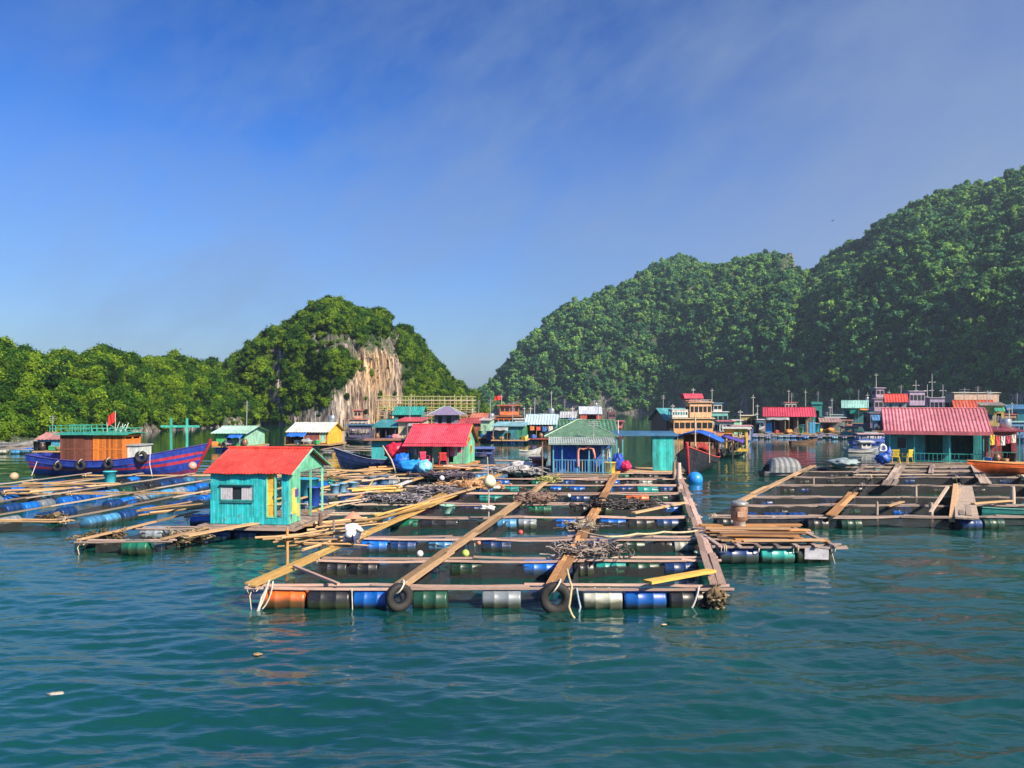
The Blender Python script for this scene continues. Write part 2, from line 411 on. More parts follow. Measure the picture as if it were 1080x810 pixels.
def hill(name,sky_,d0,d1,gprof,x0,x1,nx,treeh,ochre,rockfn,amp,seed,bare=lambda px,py:0.0,flute=1.0):
    """limestone hill standing on the water: shore line, crest line and a back slope, all at their real distance"""
    nt_=46; nb=12; vs=[];fs=[];oc=[];ba=[]
    for i in range(nx+1):
        px=x0+(x1-x0)*i/nx; a=interp(d0,px); b=interp(d1,px); zr=HC+(HY-interp(sky_,px))/F*b-treeh
        zr=max(zr,1.0)
        for j in range(nt_+nb+1):
            if j<=nt_:
                t=(j/nt_)**1.35; Y=a+(b-a)*t; z=zr*interp(gprof(px),t)
            else:
                t=1+(j-nt_)/nb; Y=b+(b-a)*(t-1)*1.2; z=zr*max(-.05,1-(t-1)**1.4*1.05)
            X=(px-CX)/F*Y
            edge=min(1,j/6)
            n1=noise.fractal(Vector((X/22/amp,Y/22/amp,z/30/amp+seed)),.8,2.1,5)
            n2=noise.fractal(Vector((X/3.6/amp,Y/3.6/amp,z/26+seed)),.7,2.2,4)
            sk = 1-math.exp(-((j-nt_)/5.0)**2)
            Y2=Y-(n1*3.4+n2*1.9*flute)*amp*edge
            z2=z+n1*2.2*amp*edge*sk if j else -1.5
            vs.append((X+n2*.5*amp*edge,Y2,z2)); oc.append(ochre(px,HY-(z2-HC)/Y2*F)); ba.append(max(bare(px,HY-(z2-HC)/Y2*F),1.0 if z2<2.2 else 0))
    w_=nt_+nb+1
    for i in range(nx):
        for j in range(w_-1):
            p=i*w_+j; fs.append((p,p+w_,p+w_+1,p+1))
    me=bpy.data.meshes.new(name); me.from_pydata(vs,[],fs); me.update(); me.materials.append(ROCK)
    at=me.attributes.new('ochre','FLOAT','POINT'); at.data.foreach_set('value',oc); at=me.attributes.new('bare','FLOAT','POINT'); at.data.foreach_set('value',ba)
    me.polygons.foreach_set('use_smooth',[True]*len(fs))
    o=bpy.data.objects.new(name,me); COL.objects.link(o); tag(o,kind='structure')
    V=np.array(vs); Fa=np.array(fs); A=V[Fa[:,0]];B=V[Fa[:,1]];C=V[Fa[:,2]];D=V[Fa[:,3]]
    cr=np.cross(C-A,D-B); area=np.linalg.norm(cr,axis=1)/2; nz=np.abs(cr[:,2])/(2*area+1e-9)
    return V,Fa,area,nz,rockfn
def forest(name,label,data,count,tmpl,rmin,rmax,seed,lift=.35):
    V,Fa,area,nz,rockfn=data; rs=np.random.RandomState(seed)
    pr=area/area.sum(); idx=rs.choice(len(Fa),count,p=pr); pts=[];sc=[]
    for k in idx:
        u,v=rs.rand(2); q=V[Fa[k]]; p=(q[0]*(1-u)+q[1]*u)*(1-v)+(q[3]*(1-u)+q[2]*u)*v
        if p[2]<.4: continue
        px=CX+p[0]/p[1]*F; py=HY-(p[2]-HC)/p[1]*F
        keep,small=rockfn(px,py,nz[k],rs)
        if not keep: continue
        s=(rmin+(rmax-rmin)*rs.rand()**2.6)*small
        pts.append((p[0],p[1],p[2]+s*lift)); sc.append(s)
    me=bpy.data.meshes.new(name); me.from_pydata(pts,[],[]); at=me.attributes.new('size','FLOAT','POINT'); at.data.foreach_set('value',sc)
    o=bpy.data.objects.new(name,me); COL.objects.link(o); tag(o,label,'forest',kind='stuff')
    c=bpy.data.collections.new(name+'_kinds')
    for t in tmpl: c.objects.link(t)
    ng=bpy.data.node_groups.new(name,'GeometryNodeTree')
    ng.interface.new_socket('Geometry',in_out='INPUT',socket_type='NodeSocketGeometry'); ng.interface.new_socket('Geometry',in_out='OUTPUT',socket_type='NodeSocketGeometry')
    N=ng.nodes.new; gi=N('NodeGroupInput');go=N('NodeGroupOutput'); ip=N('GeometryNodeInstanceOnPoints'); ci=N('GeometryNodeCollectionInfo')
    ci.inputs['Collection'].default_value=c; ci.inputs['Separate Children'].default_value=True; ci.inputs['Reset Children'].default_value=True
    ip.inputs['Pick Instance'].default_value=True
    ri=N('FunctionNodeRandomValue'); ri.data_type='INT'; ri.inputs[4].default_value=0; ri.inputs[5].default_value=len(tmpl)-1
    rr=N('FunctionNodeRandomValue'); rr.data_type='FLOAT_VECTOR'; rr.inputs[0].default_value=(-.6,-.6,0); rr.inputs[1].default_value=(.6,.6,6.28)
    na=N('GeometryNodeInputNamedAttribute'); na.data_type='FLOAT'; na.inputs[0].default_value='size'
    L=ng.links.new
    L(gi.outputs[0],ip.inputs['Points']); L(ci.outputs[0],ip.inputs['Instance']); L(ri.outputs[2],ip.inputs['Instance Index'])
    e2r=N('FunctionNodeEulerToRotation'); L(rr.outputs[0],e2r.inputs[0]); L(e2r.outputs[0],ip.inputs['Rotation']); L(na.outputs[0],ip.inputs['Scale']); L(ip.outputs[0],go.inputs[0])
    md=o.modifiers.new('scatter','NODES'); md.node_group=ng
    return len(pts)

g_soft=[(0,0),(.04,.16),(.12,.34),(.3,.60),(.6,.86),(1,1)]
g_cliff=[(0,0),(.03,.35),(.08,.58),(.2,.74),(.5,.92),(1,1)]
LEAF_N=leaf_mat('leaves_near',(.010,.042,.005),(.040,.120,.008),(.15,.26,.012))
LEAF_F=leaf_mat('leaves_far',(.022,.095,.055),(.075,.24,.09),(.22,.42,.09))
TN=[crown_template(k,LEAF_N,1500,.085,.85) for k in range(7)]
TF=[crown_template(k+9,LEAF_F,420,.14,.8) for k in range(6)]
no_och=lambda px,py:0.0
# left range
skyL=[(-260,340),(-120,352),(-40,352),(0,358),(12,362),(30,370),(50,379),(70,377),(95,370),(125,371),(150,378),(170,375),(185,371),(200,376),(212,385),(225,392),(245,400),(275,425)]
d0L=[(-260,98),(0,108),(60,120),(120,140),(200,168),(275,205)]; d1L=[(-260,170),(0,165),(100,185),(200,215),(275,230)]
def gap(px,py,a=9,b=7,th=-.26): return noise.noise(Vector((px/a,py/b,3.3)))<th
def rfL(px,py,nz,rs):
    if gap(px,py,14,11): return rs.rand()<.25,.6
    if py>464-(px*.07) and rs.rand()<.35: return False,1
    return rs.rand()<.97,1
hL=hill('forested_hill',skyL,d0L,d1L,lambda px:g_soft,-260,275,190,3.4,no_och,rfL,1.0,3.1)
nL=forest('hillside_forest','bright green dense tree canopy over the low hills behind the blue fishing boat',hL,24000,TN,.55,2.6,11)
# middle hill with the pale cliff
skyM=[(190,405),(212,380),(222,374),(235,380),(245,374),(262,362),(275,352),(290,340),(305,334),(318,326),(332,316),(346,313),(360,314),(372,320),(386,323),(400,322),(408,327),(414,336),(428,340),(440,352),(450,366),(462,380),(475,393),(488,402),(498,408),(504,418),(512,430)]
d0M=[(190,235),(240,222),(300,208),(350,203),(395,212),(430,232),(470,262),(512,300)]; d1M=[(190,265),(280,262),(350,262),(420,278),(470,300),(512,315)]
cliff=[(384,354),(396,366),(408,360),(421,358),(426,400),(424,444),(388,449),(356,450),(322,450),(330,437),(346,426),(354,414),(364,406),(372,396),(376,384),(380,368)]
strk=[[(288,368),(300,360),(304,380),(300,405),(302,440),(286,446),(284,410)],[(322,350),(345,346),(372,352),(384,364),(376,378),(356,374),(338,380),(324,366)],[(405,336),(415,334),(423,352),(421,366),(410,366)],[(262,420),(274,408),(280,440),(262,446)],[(410,335),(420,340),(424,366),(414,364)],[(300,436),(345,430),(345,450),(296,450)]]
def rfM(px,py,nz,rs):
    if inpoly(cliff,px,py): return rs.rand()<.04,.5
    for s_ in strk:
        if inpoly(s_,px,py): return rs.rand()<.20,.5
    if gap(px,py,10,9): return rs.rand()<.25,.6
    if py>445 and rs.rand()<.4: return False,1
    return True,1
def bareM(px,py):
    if inpoly(cliff,px,py): return 1.0
    return 1.0 if any(inpoly(s_,px,py) for s_ in strk) else 0.0
def ocM(px,py): 
    return max(0.0,min(1.0,1-abs(px-396)/44))*max(0,min(1,(py-362)/20))*1.0
hM=hill('limestone_hill',skyM,d0M,d1M,lambda px:g_cliff,190,512,260,4.8,ocM,rfM,1.0,8.7,bareM,1.5)
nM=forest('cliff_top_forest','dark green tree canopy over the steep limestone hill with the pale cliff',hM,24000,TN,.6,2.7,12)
# big right hill
skyR=[(440,436),(480,424),(503,414),(520,400),(540,376),(560,352),(580,330),(600,318),(620,312),(640,305),(660,298),(675,288),(690,277),(705,269),(715,267),(730,270),(745,275),(765,279),(780,276),(800,271),(818,270),(826,266),(832,268),(836,284),(846,290),(862,283),(872,272),(890,264),(905,258),(918,258),(925,244),(935,238),(955,226),(975,220),(1000,214),(1030,205),(1060,192),(1080,186),(1150,160),(1300,105),(1500,60)]
d0R=[(440,610),(503,585),(600,545),(700,520),(800,440),(900,370),(1080,300),(1300,240),(1500,215)]; d1R=[(440,640),(503,640),(600,660),(720,680),(830,640),(930,600),(1080,560),(1300,500),(1500,460)]
def bareR(px,py):
    if inpoly([(820,270),(826,262),(836,260),(842,296),(828,292)],px,py): return 1.0
    return 1.0 if py>414 and noise.noise(Vector((px/13,py/9,1)))>.02 else 0.0
def rfR(px,py,nz,rs):
    if py>417 and noise.noise(Vector((px/13,py/9,1)))>.02: return rs.rand()<.22,.6
    if gap(px,py,8,6,-.34): return rs.rand()<.3,.6
    if 823<px<840 and 266<py<288: return rs.rand()<.1,.4
    return True,1
hR=hill('mountain',skyR,d0R,d1R,lambda px:g_soft,440,1500,260,4.8,no_och,rfR,2.6,5.3,bareR,1.2)
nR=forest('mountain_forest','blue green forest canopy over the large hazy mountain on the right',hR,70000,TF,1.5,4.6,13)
def pinnacle():
    Yp=646; mb=MB(); xc,z1=XZ(831,267,Yp); z0=XZ(831,296,Yp)[1]; n=12; m=16; vs=[]
    for i in range(n+1):
        q=i/n; z=z0+(z1-z0)*q; r=9.0*(1-q**2.2*.55)*(1 if i<n else .35)
        for j in range(m):
            a=2*PI*j/m; k=1+.45*noise.noise(Vector((math.cos(a)*1.6,math.sin(a)*1.6,q*2.2+4)))
            vs.append((xc+r*.72*k*math.cos(a)+1.2*q,Yp+r*k*math.sin(a),z+1.5*noise.noise(Vector((j*.9,i,2)))))
    fs=[(i*m+j,i*m+(j+1)%m,(i+1)*m+(j+1)%m,(i+1)*m+j) for i in range(n) for j in range(m)]+[tuple(n*m+j for j in range(m))]
    mb.add(vs,fs,0,.5); o=mb.build('rock_pinnacle',ROCK); at=o.data.attributes.new('bare','FLOAT','POINT'); at.data.foreach_set('value',[1.0]*len(vs)); tag(o,kind='structure')
pinnacle()

# ================================================================== haze
if HAZE>0:
    mb=MB(); x0,x1,y0,y1,z0,z1=-1200,1200,-260,1200,-3,260
    mb.box(((x0+x1)/2,(y0+y1)/2,(z0+z1)/2),(x1-x0,y1-y0,z1-z0))
    m=bpy.data.materials.new('haze_air'); m.use_nodes=True; nt=m.node_tree; nt.nodes.remove(nt.nodes['Principled BSDF'])
    pv=nd(nt,'ShaderNodeVolumePrincipled'); pv.inputs['Color'].default_value=(.62,.78,1,1); pv.inputs['Density'].default_value=HAZE; pv.inputs['Anisotropy'].default_value=.3
    nt.links.new(pv.outputs[0],nt.nodes['Material Output'].inputs['Volume'])
    tag(mb.build('haze',m),'thin blue air haze in front of the far hills','haze',kind='stuff')
# ================================================================== barrels, rafts
VA=.1875; VR=.5625           # the two directions the farm is laid out in (x drift per metre of depth)
BAR={}
def barrel_mesh(c):
    if c in BAR: return BAR[c]
    mb=MB(); r=.29
    prof=[(.02,-.45),(.25,-.45),(r-.01,-.435),(r,-.40),(r,-.20),(r+.013,-.18),(r+.013,-.15),(r,-.13),(r,.13),(r+.013,.15),(r+.013,.18),(r,.20),(r,.40),(r-.01,.435),(.25,.45),(.02,.45)]
    mb.lathe(prof,axis='X',seg=20); mb.lathe([(.035,.45),(.035,.475)],(0,0,.14),axis='X',seg=8)
    me_o=mb.build('barrel_float',barrel_mat(c)); me=me_o.data; COL.objects.unlink(me_o); bpy.data.objects.remove(me_o)
    BAR[c]=me; return me
CN={'blue':(.005,.15,.66),'dblue':(.008,.05,.20),'black':(.016,.018,.024),'green':(.01,.20,.12),'dgreen':(.012,.07,.045),'teal':(.02,.36,.33),'orange':(.75,.15,.02),'grey':(.25,.30,.35),'white':(.55,.57,.50),'lblue':(.07,.28,.55)}
def barrel(parent,pos,c,rz=0,tilt=0,length=1.0,label=None):
    o=bpy.data.objects.new('barrel_float',barrel_mesh(CN[c])); COL.objects.link(o); o.parent=parent
    o.location=Vector(pos)-Vector(parent.location) if parent else pos
    o.rotation_euler=(math.sin(tilt*7)*.25,0,rz-(parent.rotation_euler.z if parent else 0)); o.scale=(length,1,1)
    return o
def pick(mix): return random.choices(list(mix),weights=list(mix.values()))[0]
MIX={'black':4,'dblue':3,'blue':2.2,'green':1.2,'dgreen':1.5,'teal':1,'grey':.7,'white':.4,'orange':.15,'lblue':.6}
MIXL={'blue':2.5,'lblue':3.5,'dblue':3,'black':4,'grey':1.5,'dgreen':.6,'teal':.5}
MIXR={'black':5,'dblue':3,'dgreen':2,'teal':.5,'blue':.5}

def plank_run(root,pts,w,mat,z,boards=2,name='walkway_plank',seglen=4.2,thick=.045):
    """a walkway of loose boards laid end to end along pts"""
    mb=MB(); a=Vector(pts[0]); b=Vector(pts[-1]); L=(b-a).length; d=(b-a).normalized(); sd=Vector((d.y,-d.x,0))
    for k in range(boards):
        s=-.2*random.random()
        while s<L:
            e=min(L+.15,s+seglen*random.uniform(.7,1.15)); off=(k-(boards-1)/2)*(w/boards)+random.uniform(-.025,.025)
            zz=z+random.uniform(-.012,.02); o2=random.uniform(-.05,.05)
            mb.beam(a+d*s+sd*off+Vector((0,0,zz)),a+d*e+sd*(off+o2)+Vector((0,0,zz+random.uniform(-.01,.02))),w/boards*.93,thick,t=random.random(),seg=2,sag=random.uniform(-.01,.03))
            s=e-random.uniform(.0,.25)
    return mb.build(name,mat,root,world=True)
def cross_run(root,a,b,mat,z,pair=.20,r=.045,name='cross_beam',square=True):
    mb=MB(); a=Vector(a); b=Vector(b); L=(b-a).length; d=(b-a).normalized()
    for s_ in (-1,1):
        s=-.06
        while s<L:
            e=min(L+.25,s+random.uniform(3.2,5.5)); jy=random.uniform(-.03,.03)
            p=a+d*s+Vector((0,s_*pair+jy,z+random.uniform(-.02,.03))); q=a+d*e+Vector((0,s_*pair+jy+random.uniform(-.04,.04),z+random.uniform(-.02,.03)))
            if square: mb.beam(p,q,.07,.055,t=random.uniform(.15,.95),seg=3,sag=random.uniform(0,.07))
            else: mb.tube([p.lerp(q,i/4)+Vector((0,random.uniform(-.02,.02),random.uniform(-.02,.015))) for i in range(5)],[r,r*.95,r*.9,r*.86,r*.8],7,t=random.uniform(.2,1))
            s=e-random.uniform(.1,.4)
    return mb.build(name,mat,root,world=True)
LASH=[]
def lash_mesh():
    if LASH: return random.choice(LASH)
    for q in range(6):
        mb=MB()
        for k in range(3):
            rr=.13+random.uniform(-.02,.02); dy=random.uniform(-.09,.09)
            mb.tube([Vector((dy+rr*.15*math.sin(a),rr*1.5*math.cos(a),rr*math.sin(a)-.03)) for a in [2*PI*i/9 for i in range(9)]],.014,5,closed=True)
        if q%2: mb.tube([(0,0,0),(random.uniform(-.1,.1),-.18,-.2),(random.uniform(-.15,.15),-.2,-.45-random.random()*.25)],[.016,.014,.011],5)
        o=mb.build('rope_lashing',plain((.60,.50,.36),.9)); LASH.append(o.data); COL.objects.unlink(o); bpy.data.objects.remove(o)
    return random.choice(LASH)
def lashing(root,pts_):
    for p in pts_:
        o=bpy.data.objects.new('rope_lashing',lash_mesh()); COL.objects.link(o); o.parent=root; o.location=Vector(p)-Vector(root.location); o.rotation_euler=(0,0,random.uniform(-.4,.4))
def cage_net(root,c4,ztop=.34,zbot=-.9,mat=None,jit=.06):
    """net bag hanging from the four sides of one cage opening"""
    mb=MB()
    for i in range(4):
        a=Vector(c4[i]); b=Vector(c4[(i+1)%4]); n=10; vs=[];uv=[];fs=[]
        for k in range(n+1):
            q=k/n; p=a.lerp(b,q); zt=ztop-.10*math.sin(q*PI*3)**2-random.random()*jit
            bend=Vector((random.uniform(-.05,.05),random.uniform(-.05,.05),0))
            vs+=[(p.x,p.y,zt),(p.x+bend.x,p.y+bend.y,(zt+zbot)/2),(p.x+bend.x*2,p.y,zbot)]
        L=(b-a).length
        for k in range(n):
            for r in range(2):
                fs.append((k*3+r,k*3+r+1,k*3+4+r,k*3+3+r)); uv.append([(L*k/n,r*.7),(L*k/n,r*.7+.7),(L*(k+1)/n,r*.7+.7),(L*(k+1)/n,r*.7)])
        mb.add(vs,fs,0,None,uv)
    return mb.build('cage_net',mat or net_mat(),root,world=True)

def raft(name,label,us,vs,drift,mix,density=.8,plank=W_TAN,cross=W_PINK,wide=.32,netz=.34,group='rafts of the floating fish farm',barrels_on='cross',explicit=None,nets=.55,square=True,zc=.52,skew=0.0,lash=True,planks=None,vrange=None):
    P=lambda u,v,z=0: Vector((u+drift*v,v-skew*u,z))
    root=thing(name,label,'raft',P(us[0],vs[0]),0,group)
    for i,u in enumerate(us):
        v0,v1=(vrange[i] if vrange else (vs[0]-.12,vs[-1]+.35))
        plank_run(root,[P(u,v0),P(u,v1)],wide,(planks[i] if planks else plank),zc+.10,boards=2 if wide>.25 else 1)
    for j,v in enumerate(vs):
        cross_run(root,P(us[0]-.1,v),P(us[-1]+.1,v),cross,zc,square=square)
    if lash: lashing(root,[P(u,v,zc+.02) for u in us for v in vs if random.random()<.8])
    nb=0
    for j,v in enumerate(vs):
        if explicit and j in explicit:
            for px0,px1,c in explicit[j]:
                p=G((px0+px1)/2,HY+(HC-.2)*F/(v-skew*0),.2); w=(px1-px0)/F*v
                barrel(root,(p.x,v-skew*us[0]*0+random.uniform(-.03,.03),.20),c,random.uniform(-.03,.03),random.random()*6,length=w/.93); nb+=1
            continue
        if barrels_on!='cross': continue
        x=us[0]+.55
        while x<us[-1]-.3:
            if random.random()<density and nb<98:
                p=P(x,v,.2+random.uniform(-.05,.03)); barrel(root,p,pick(mix),random.uniform(-.04,.04),random.random()*6); nb+=1
            x+=random.choice([.95,1.0,1.05,1.4])
    if barrels_on=='plank':
        ang=PI/2-math.atan(drift)
        for u in us:
            v=vs[0]+.3
            while v<vs[-1]:
                if random.random()<density and nb<98:
                    barrel(root,P(u+random.uniform(-.04,.04),v,.14+random.uniform(-.06,.05)),pick(mix),ang+random.uniform(-.06,.06),random.random()*6); nb+=1
                v+=random.choice([.98,1.05,1.3])
    for i in range(len(us)-1):
        for j in range(len(vs)-1):
            if random.random()<nets and vs[j+1]-vs[j]>1.6:
                e=.28; cage_net(root,[P(us[i]+e,vs[j]+e),P(us[i+1]-e,vs[j]+e),P(us[i+1]-e,vs[j+1]-e),P(us[i]+e,vs[j+1]-e)],ztop=netz)
    return root,P

# ---- main raft: measured from the photograph, four walkways and ten rows of beams
def ufrom(px,py,z,drift): p=G(px,py,z); return p.x-drift*p.y
def vfrom(py,z=.56): return (HC-z)*F/(py-HY)
uM=[ufrom(270,614,.62,VA),ufrom(427,614,.62,VA),ufrom(586,613,.62,VA),ufrom(757,615,.62,VA)]
rowsM=[617.5,588,566,544,530,519.5,511,504,498]
vM=[vfrom(y) for y in rowsM]
exM={0:[(278,324,'orange'),(326,371,'black'),(374,412,'blue'),(436,473,'dgreen'),(508,550,'grey'),(614,656,'white'),(657,702,'blue'),(703,747,'black')],
 1:[(338,368,'black'),(369,400,'black'),(475,509,'dgreen'),(551,588,'blue'),(604,626,'black'),(627,660,'teal'),(661,695,'dgreen'),(698,732,'dblue')],
 2:[(382,410,'blue'),(412,440,'dblue'),(452,478,'lblue'),(508,540,'dblue'),(618,640,'blue'),(650,680,'dgreen'),(690,708,'black'),(709,730,'white')],
 3:[(412,442,'green'),(443,484,'black'),(524,545,'lblue'),(546,566,'grey'),(585,607,'blue'),(632,660,'blue'),(661,690,'black'),(691,715,'dblue')],
 4:[(468,480,'teal'),(484,508,'dblue'),(556,582,'green'),(600,622,'black'),(625,645,'dgreen'),(696,716,'blue')],
 5:[(505,530,'teal'),(534,556,'dgreen'),(601,622,'dblue'),(624,640,'black'),(659,684,'orange'),(686,704,'dgreen')],
 6:[(500,520,'blue'),(521,548,'teal'),(580,592,'blue'),(600,617,'blue'),(650,668,'dblue'),(671,694,'teal'),(695,710,'dblue')]}
main,PM=raft('fish_raft','largest fish raft in the foreground, three cages wide, orange barrel at its near left corner',uM,vM,VA,MIX,explicit=exM,planks=[W_BAM,W_TAN,W_ORG,W_PINK],wide=.42,nets=.85,netz=.42)
lb=[c for c in main.children if c.data and c.data==BAR.get(CN['orange'])]
for c in lb: c['label']='orange barrel float among dark ones'

# ---- second raft to the left of the main one, bamboo poles, cluttered
uB=[ufrom(345,560,.6,VA)-3.2,ufrom(345,560,.6,VA),uM[0]-.55]
uB0=uM[0]-.6
vB=[vfrom(y) for y in (541,531,521,512,504,498)]
raftB,PB=raft('fish_raft','bamboo pole fish raft between the turquoise hut and the big foreground raft',[uB0-7.6,uB0-3.9,uB0],vB,VA,{'lblue':3,'grey':2,'black':3,'blue':1,'dblue':1},plank=W_BAM,cross=W_PALE,square=False,density=.6,nets=.6,wide=.3)
# ---- left field: long poles with blue drums under them
uL=[ufrom(0,556,.6,VA)-13.5+3.55*k for k in range(5)]
vL=[vfrom(y) for y in (548,531,520,512,506,501)]
raftL,PL=raft('fish_raft','wide raft of long pale poles over blue barrels at the left edge',uL,[max(vL[0],30),40.5,51],VA,MIXL,plank=W_PALE,cross=W_TAN,square=False,barrels_on='plank',density=.84,nets=.3,wide=.2)
uL2=[ufrom(135,530,.6,VA)+3.4*k for k in range(3)]
raftL2,PL2=raft('fish_raft','raft of tan poles and blue drums in front of the blue bow',[uL[-1]+3.3,uL[-1]+6.5],[36,42.5,49],VA,MIXL,plank=W_TAN,cross=W_TAN,square=False,barrels_on='plank',density=.8,nets=.3,wide=.22)
uL3=ufrom(92,566,.55,VA)
raftL3,PL3=raft('fish_raft','low raft with tangled oyster growth on its near ends, left of the turquoise hut',[uL3,uL3+2.9],[vfrom(567),vfrom(567)+3.0,vfrom(567)+6.2],VA,{'green':1,'blue':1,'black':2,'grey':1},plank=W_TAN,cross=W_GREY,square=False,density=.55,nets=.3,wide=.22,zc=.42)
# far-left floating strip and the strips near the far houses
raftF,PF=raft('fish_raft','distant raft with grey decking by the left shore, left of the blue boat',[-62,-57.5,-53,-48.5],[82,86.5,91],0.05,{'blue':1,'lblue':2,'white':1},plank=W_GREY,cross=W_PALE,density=.6,nets=0,wide=.5,lash=False)
raftG,PG=raft('fish_raft','distant narrow raft of grey poles between the turquoise hut roof and the yellow gabled hut',[-28,-23,-18,-13.5],[80,84,88],0.1,{'black':3,'grey':1,'dblue':1},plank=W_GREY,cross=W_PALE,density=.45,nets=0,wide=.35,lash=False)
raftH,PH=raft('fish_raft','far raft on a line of blue barrels beside the pink roofed shed',[23,27.5,32,36.5,41,45.5],[118,123,128],0.12,{'blue':4,'dblue':1,'lblue':1},plank=W_PALE,cross=W_PALE,density=.75,nets=0,wide=.5,lash=False)
# ---- right raft
uR=[ufrom(767,535,.6,VR),ufrom(880,540,.6,VR),ufrom(1022,545,.6,VR)]
vR=[vfrom(y,.5) for y in (545,533,524.5,512,503.5,497.5,493)]
raftR,PR=raft('fish_raft','dark netted fish raft on the right in front of the pink roofed house',[uR[0],uR[1],uR[1]+(uR[2]-uR[1])*.98,uR[2]+4.4],vR,VR,MIXR,plank=W_PALE,cross=W_GREY,density=.42,nets=1.0,netz=.56,wide=.42,planks=[W_TAN,W_ORG,W_PALE,W_PALE],vrange=[(vR[1]-.3,vR[-1]),(vR[0]-.3,vR[2]+1),(vR[0]-.3,vR[2]),(vR[1],vR[-1])])
plank_run(raftR,[PR(uR[1]+1.6,vR[3]-1),PR(uR[1]+1.6,vR[-1]+.5)],.7,W_PALE,.62,boards=3)
plank_run(raftR,[PR(uR[2]+1.5,vR[3]),PR(uR[2]+1.5,vR[-1]+.5)],.6,W_PALE,.62,boards=3)
rearR,PRR=raft('fish_raft','rear raft of grey poles tied ahead of the big pink roofed house',[PR(uR[1],50).x-VR*50-1.2,uR[1]+4,uR[2]+3.5],[51.8,55,58.5],VR,{'black':3,'dblue':2},plank=W_GREY,cross=W_PALE,density=.4,nets=.4,wide=.3)
# ---- the small work raft in front of it
def work_raft():
    p0=G(757,596,0); Y0=p0.y; x0=p0.x; x1=(884-CX)/F*Y0
    r=thing('work_raft','small work raft stacked with orange brown planks on dark blue and teal barrels','raft',(x0,Y0,0),0,None)
    W=x1-x0; D=3.6
    for k,(c,a,b) in enumerate([('dblue',.02,.36),('teal',.37,.66),('black',.67,.97)]):
        barrel(r,(x0+W*(a+b)/2,Y0+.4,.24),c,0,random.random()*6,length=W*(b-a)/.93)
    for k in range(3): barrel(r,(x0+.6+k*1.25,Y0+D-.6,.22),'dblue',.05,k)
    for dy in (.15,.65,1.7,D-.7,D-.1):
        cross_run(r,(x0-.1,Y0+dy,0),(x1+.1,Y0+dy,0),W_GREY,.56,pair=.05)
    mb=MB(); rnd=random.Random(4)
    for k in range(34):
        y=Y0+.35+rnd.random()*2.9; z=.66+.05*(k%4)+rnd.random()*.03; a=rnd.uniform(0,W*.25); b=rnd.uniform(W*.62,W*1.0)
        mb.beam((x0+a,y,z),(x0+b,y+rnd.uniform(-.35,.35),z+rnd.uniform(-.03,.04)),rnd.uniform(.12,.26),.035,t=rnd.random(),m=rnd.choice([0,0,1,2]))
    mb.build('stacked_planks',[W_ORG,W_TAN,W_PINK],r,world=True)
    mb=MB()
    for k in range(7): 
        mb.beam((x0+W*(.02+.16*k),Y0-.05,.62),(x0+W*(.02+.16*k),Y0+D,.63),.14,.05)
    mb.build('deck_joist',W_GREY,r,world=True)
    mb=MB(); mb.beam((x0+W*.73,Y0+.085,.36),(x0+W*.93,Y0+.085,.34),.36,.02,up=(0,1,0)); mb.build('patch_board',plain((.42,.42,.48)),r,world=True)
    lashing(r,[(x0+q*W,Y0+.2,.52) for q in (.05,.33,.66,.97)])
    return x0,Y0,W
wx,wy,ww=work_raft()

for k,(a,b) in enumerate([(772,800),(806,830),(832,851)]):
    pB=G((a+b)/2,548,.25); barrel(raftR,(pB.x,33.2,.25),'dblue',0,k,length=(b-a)/F*33/.93)
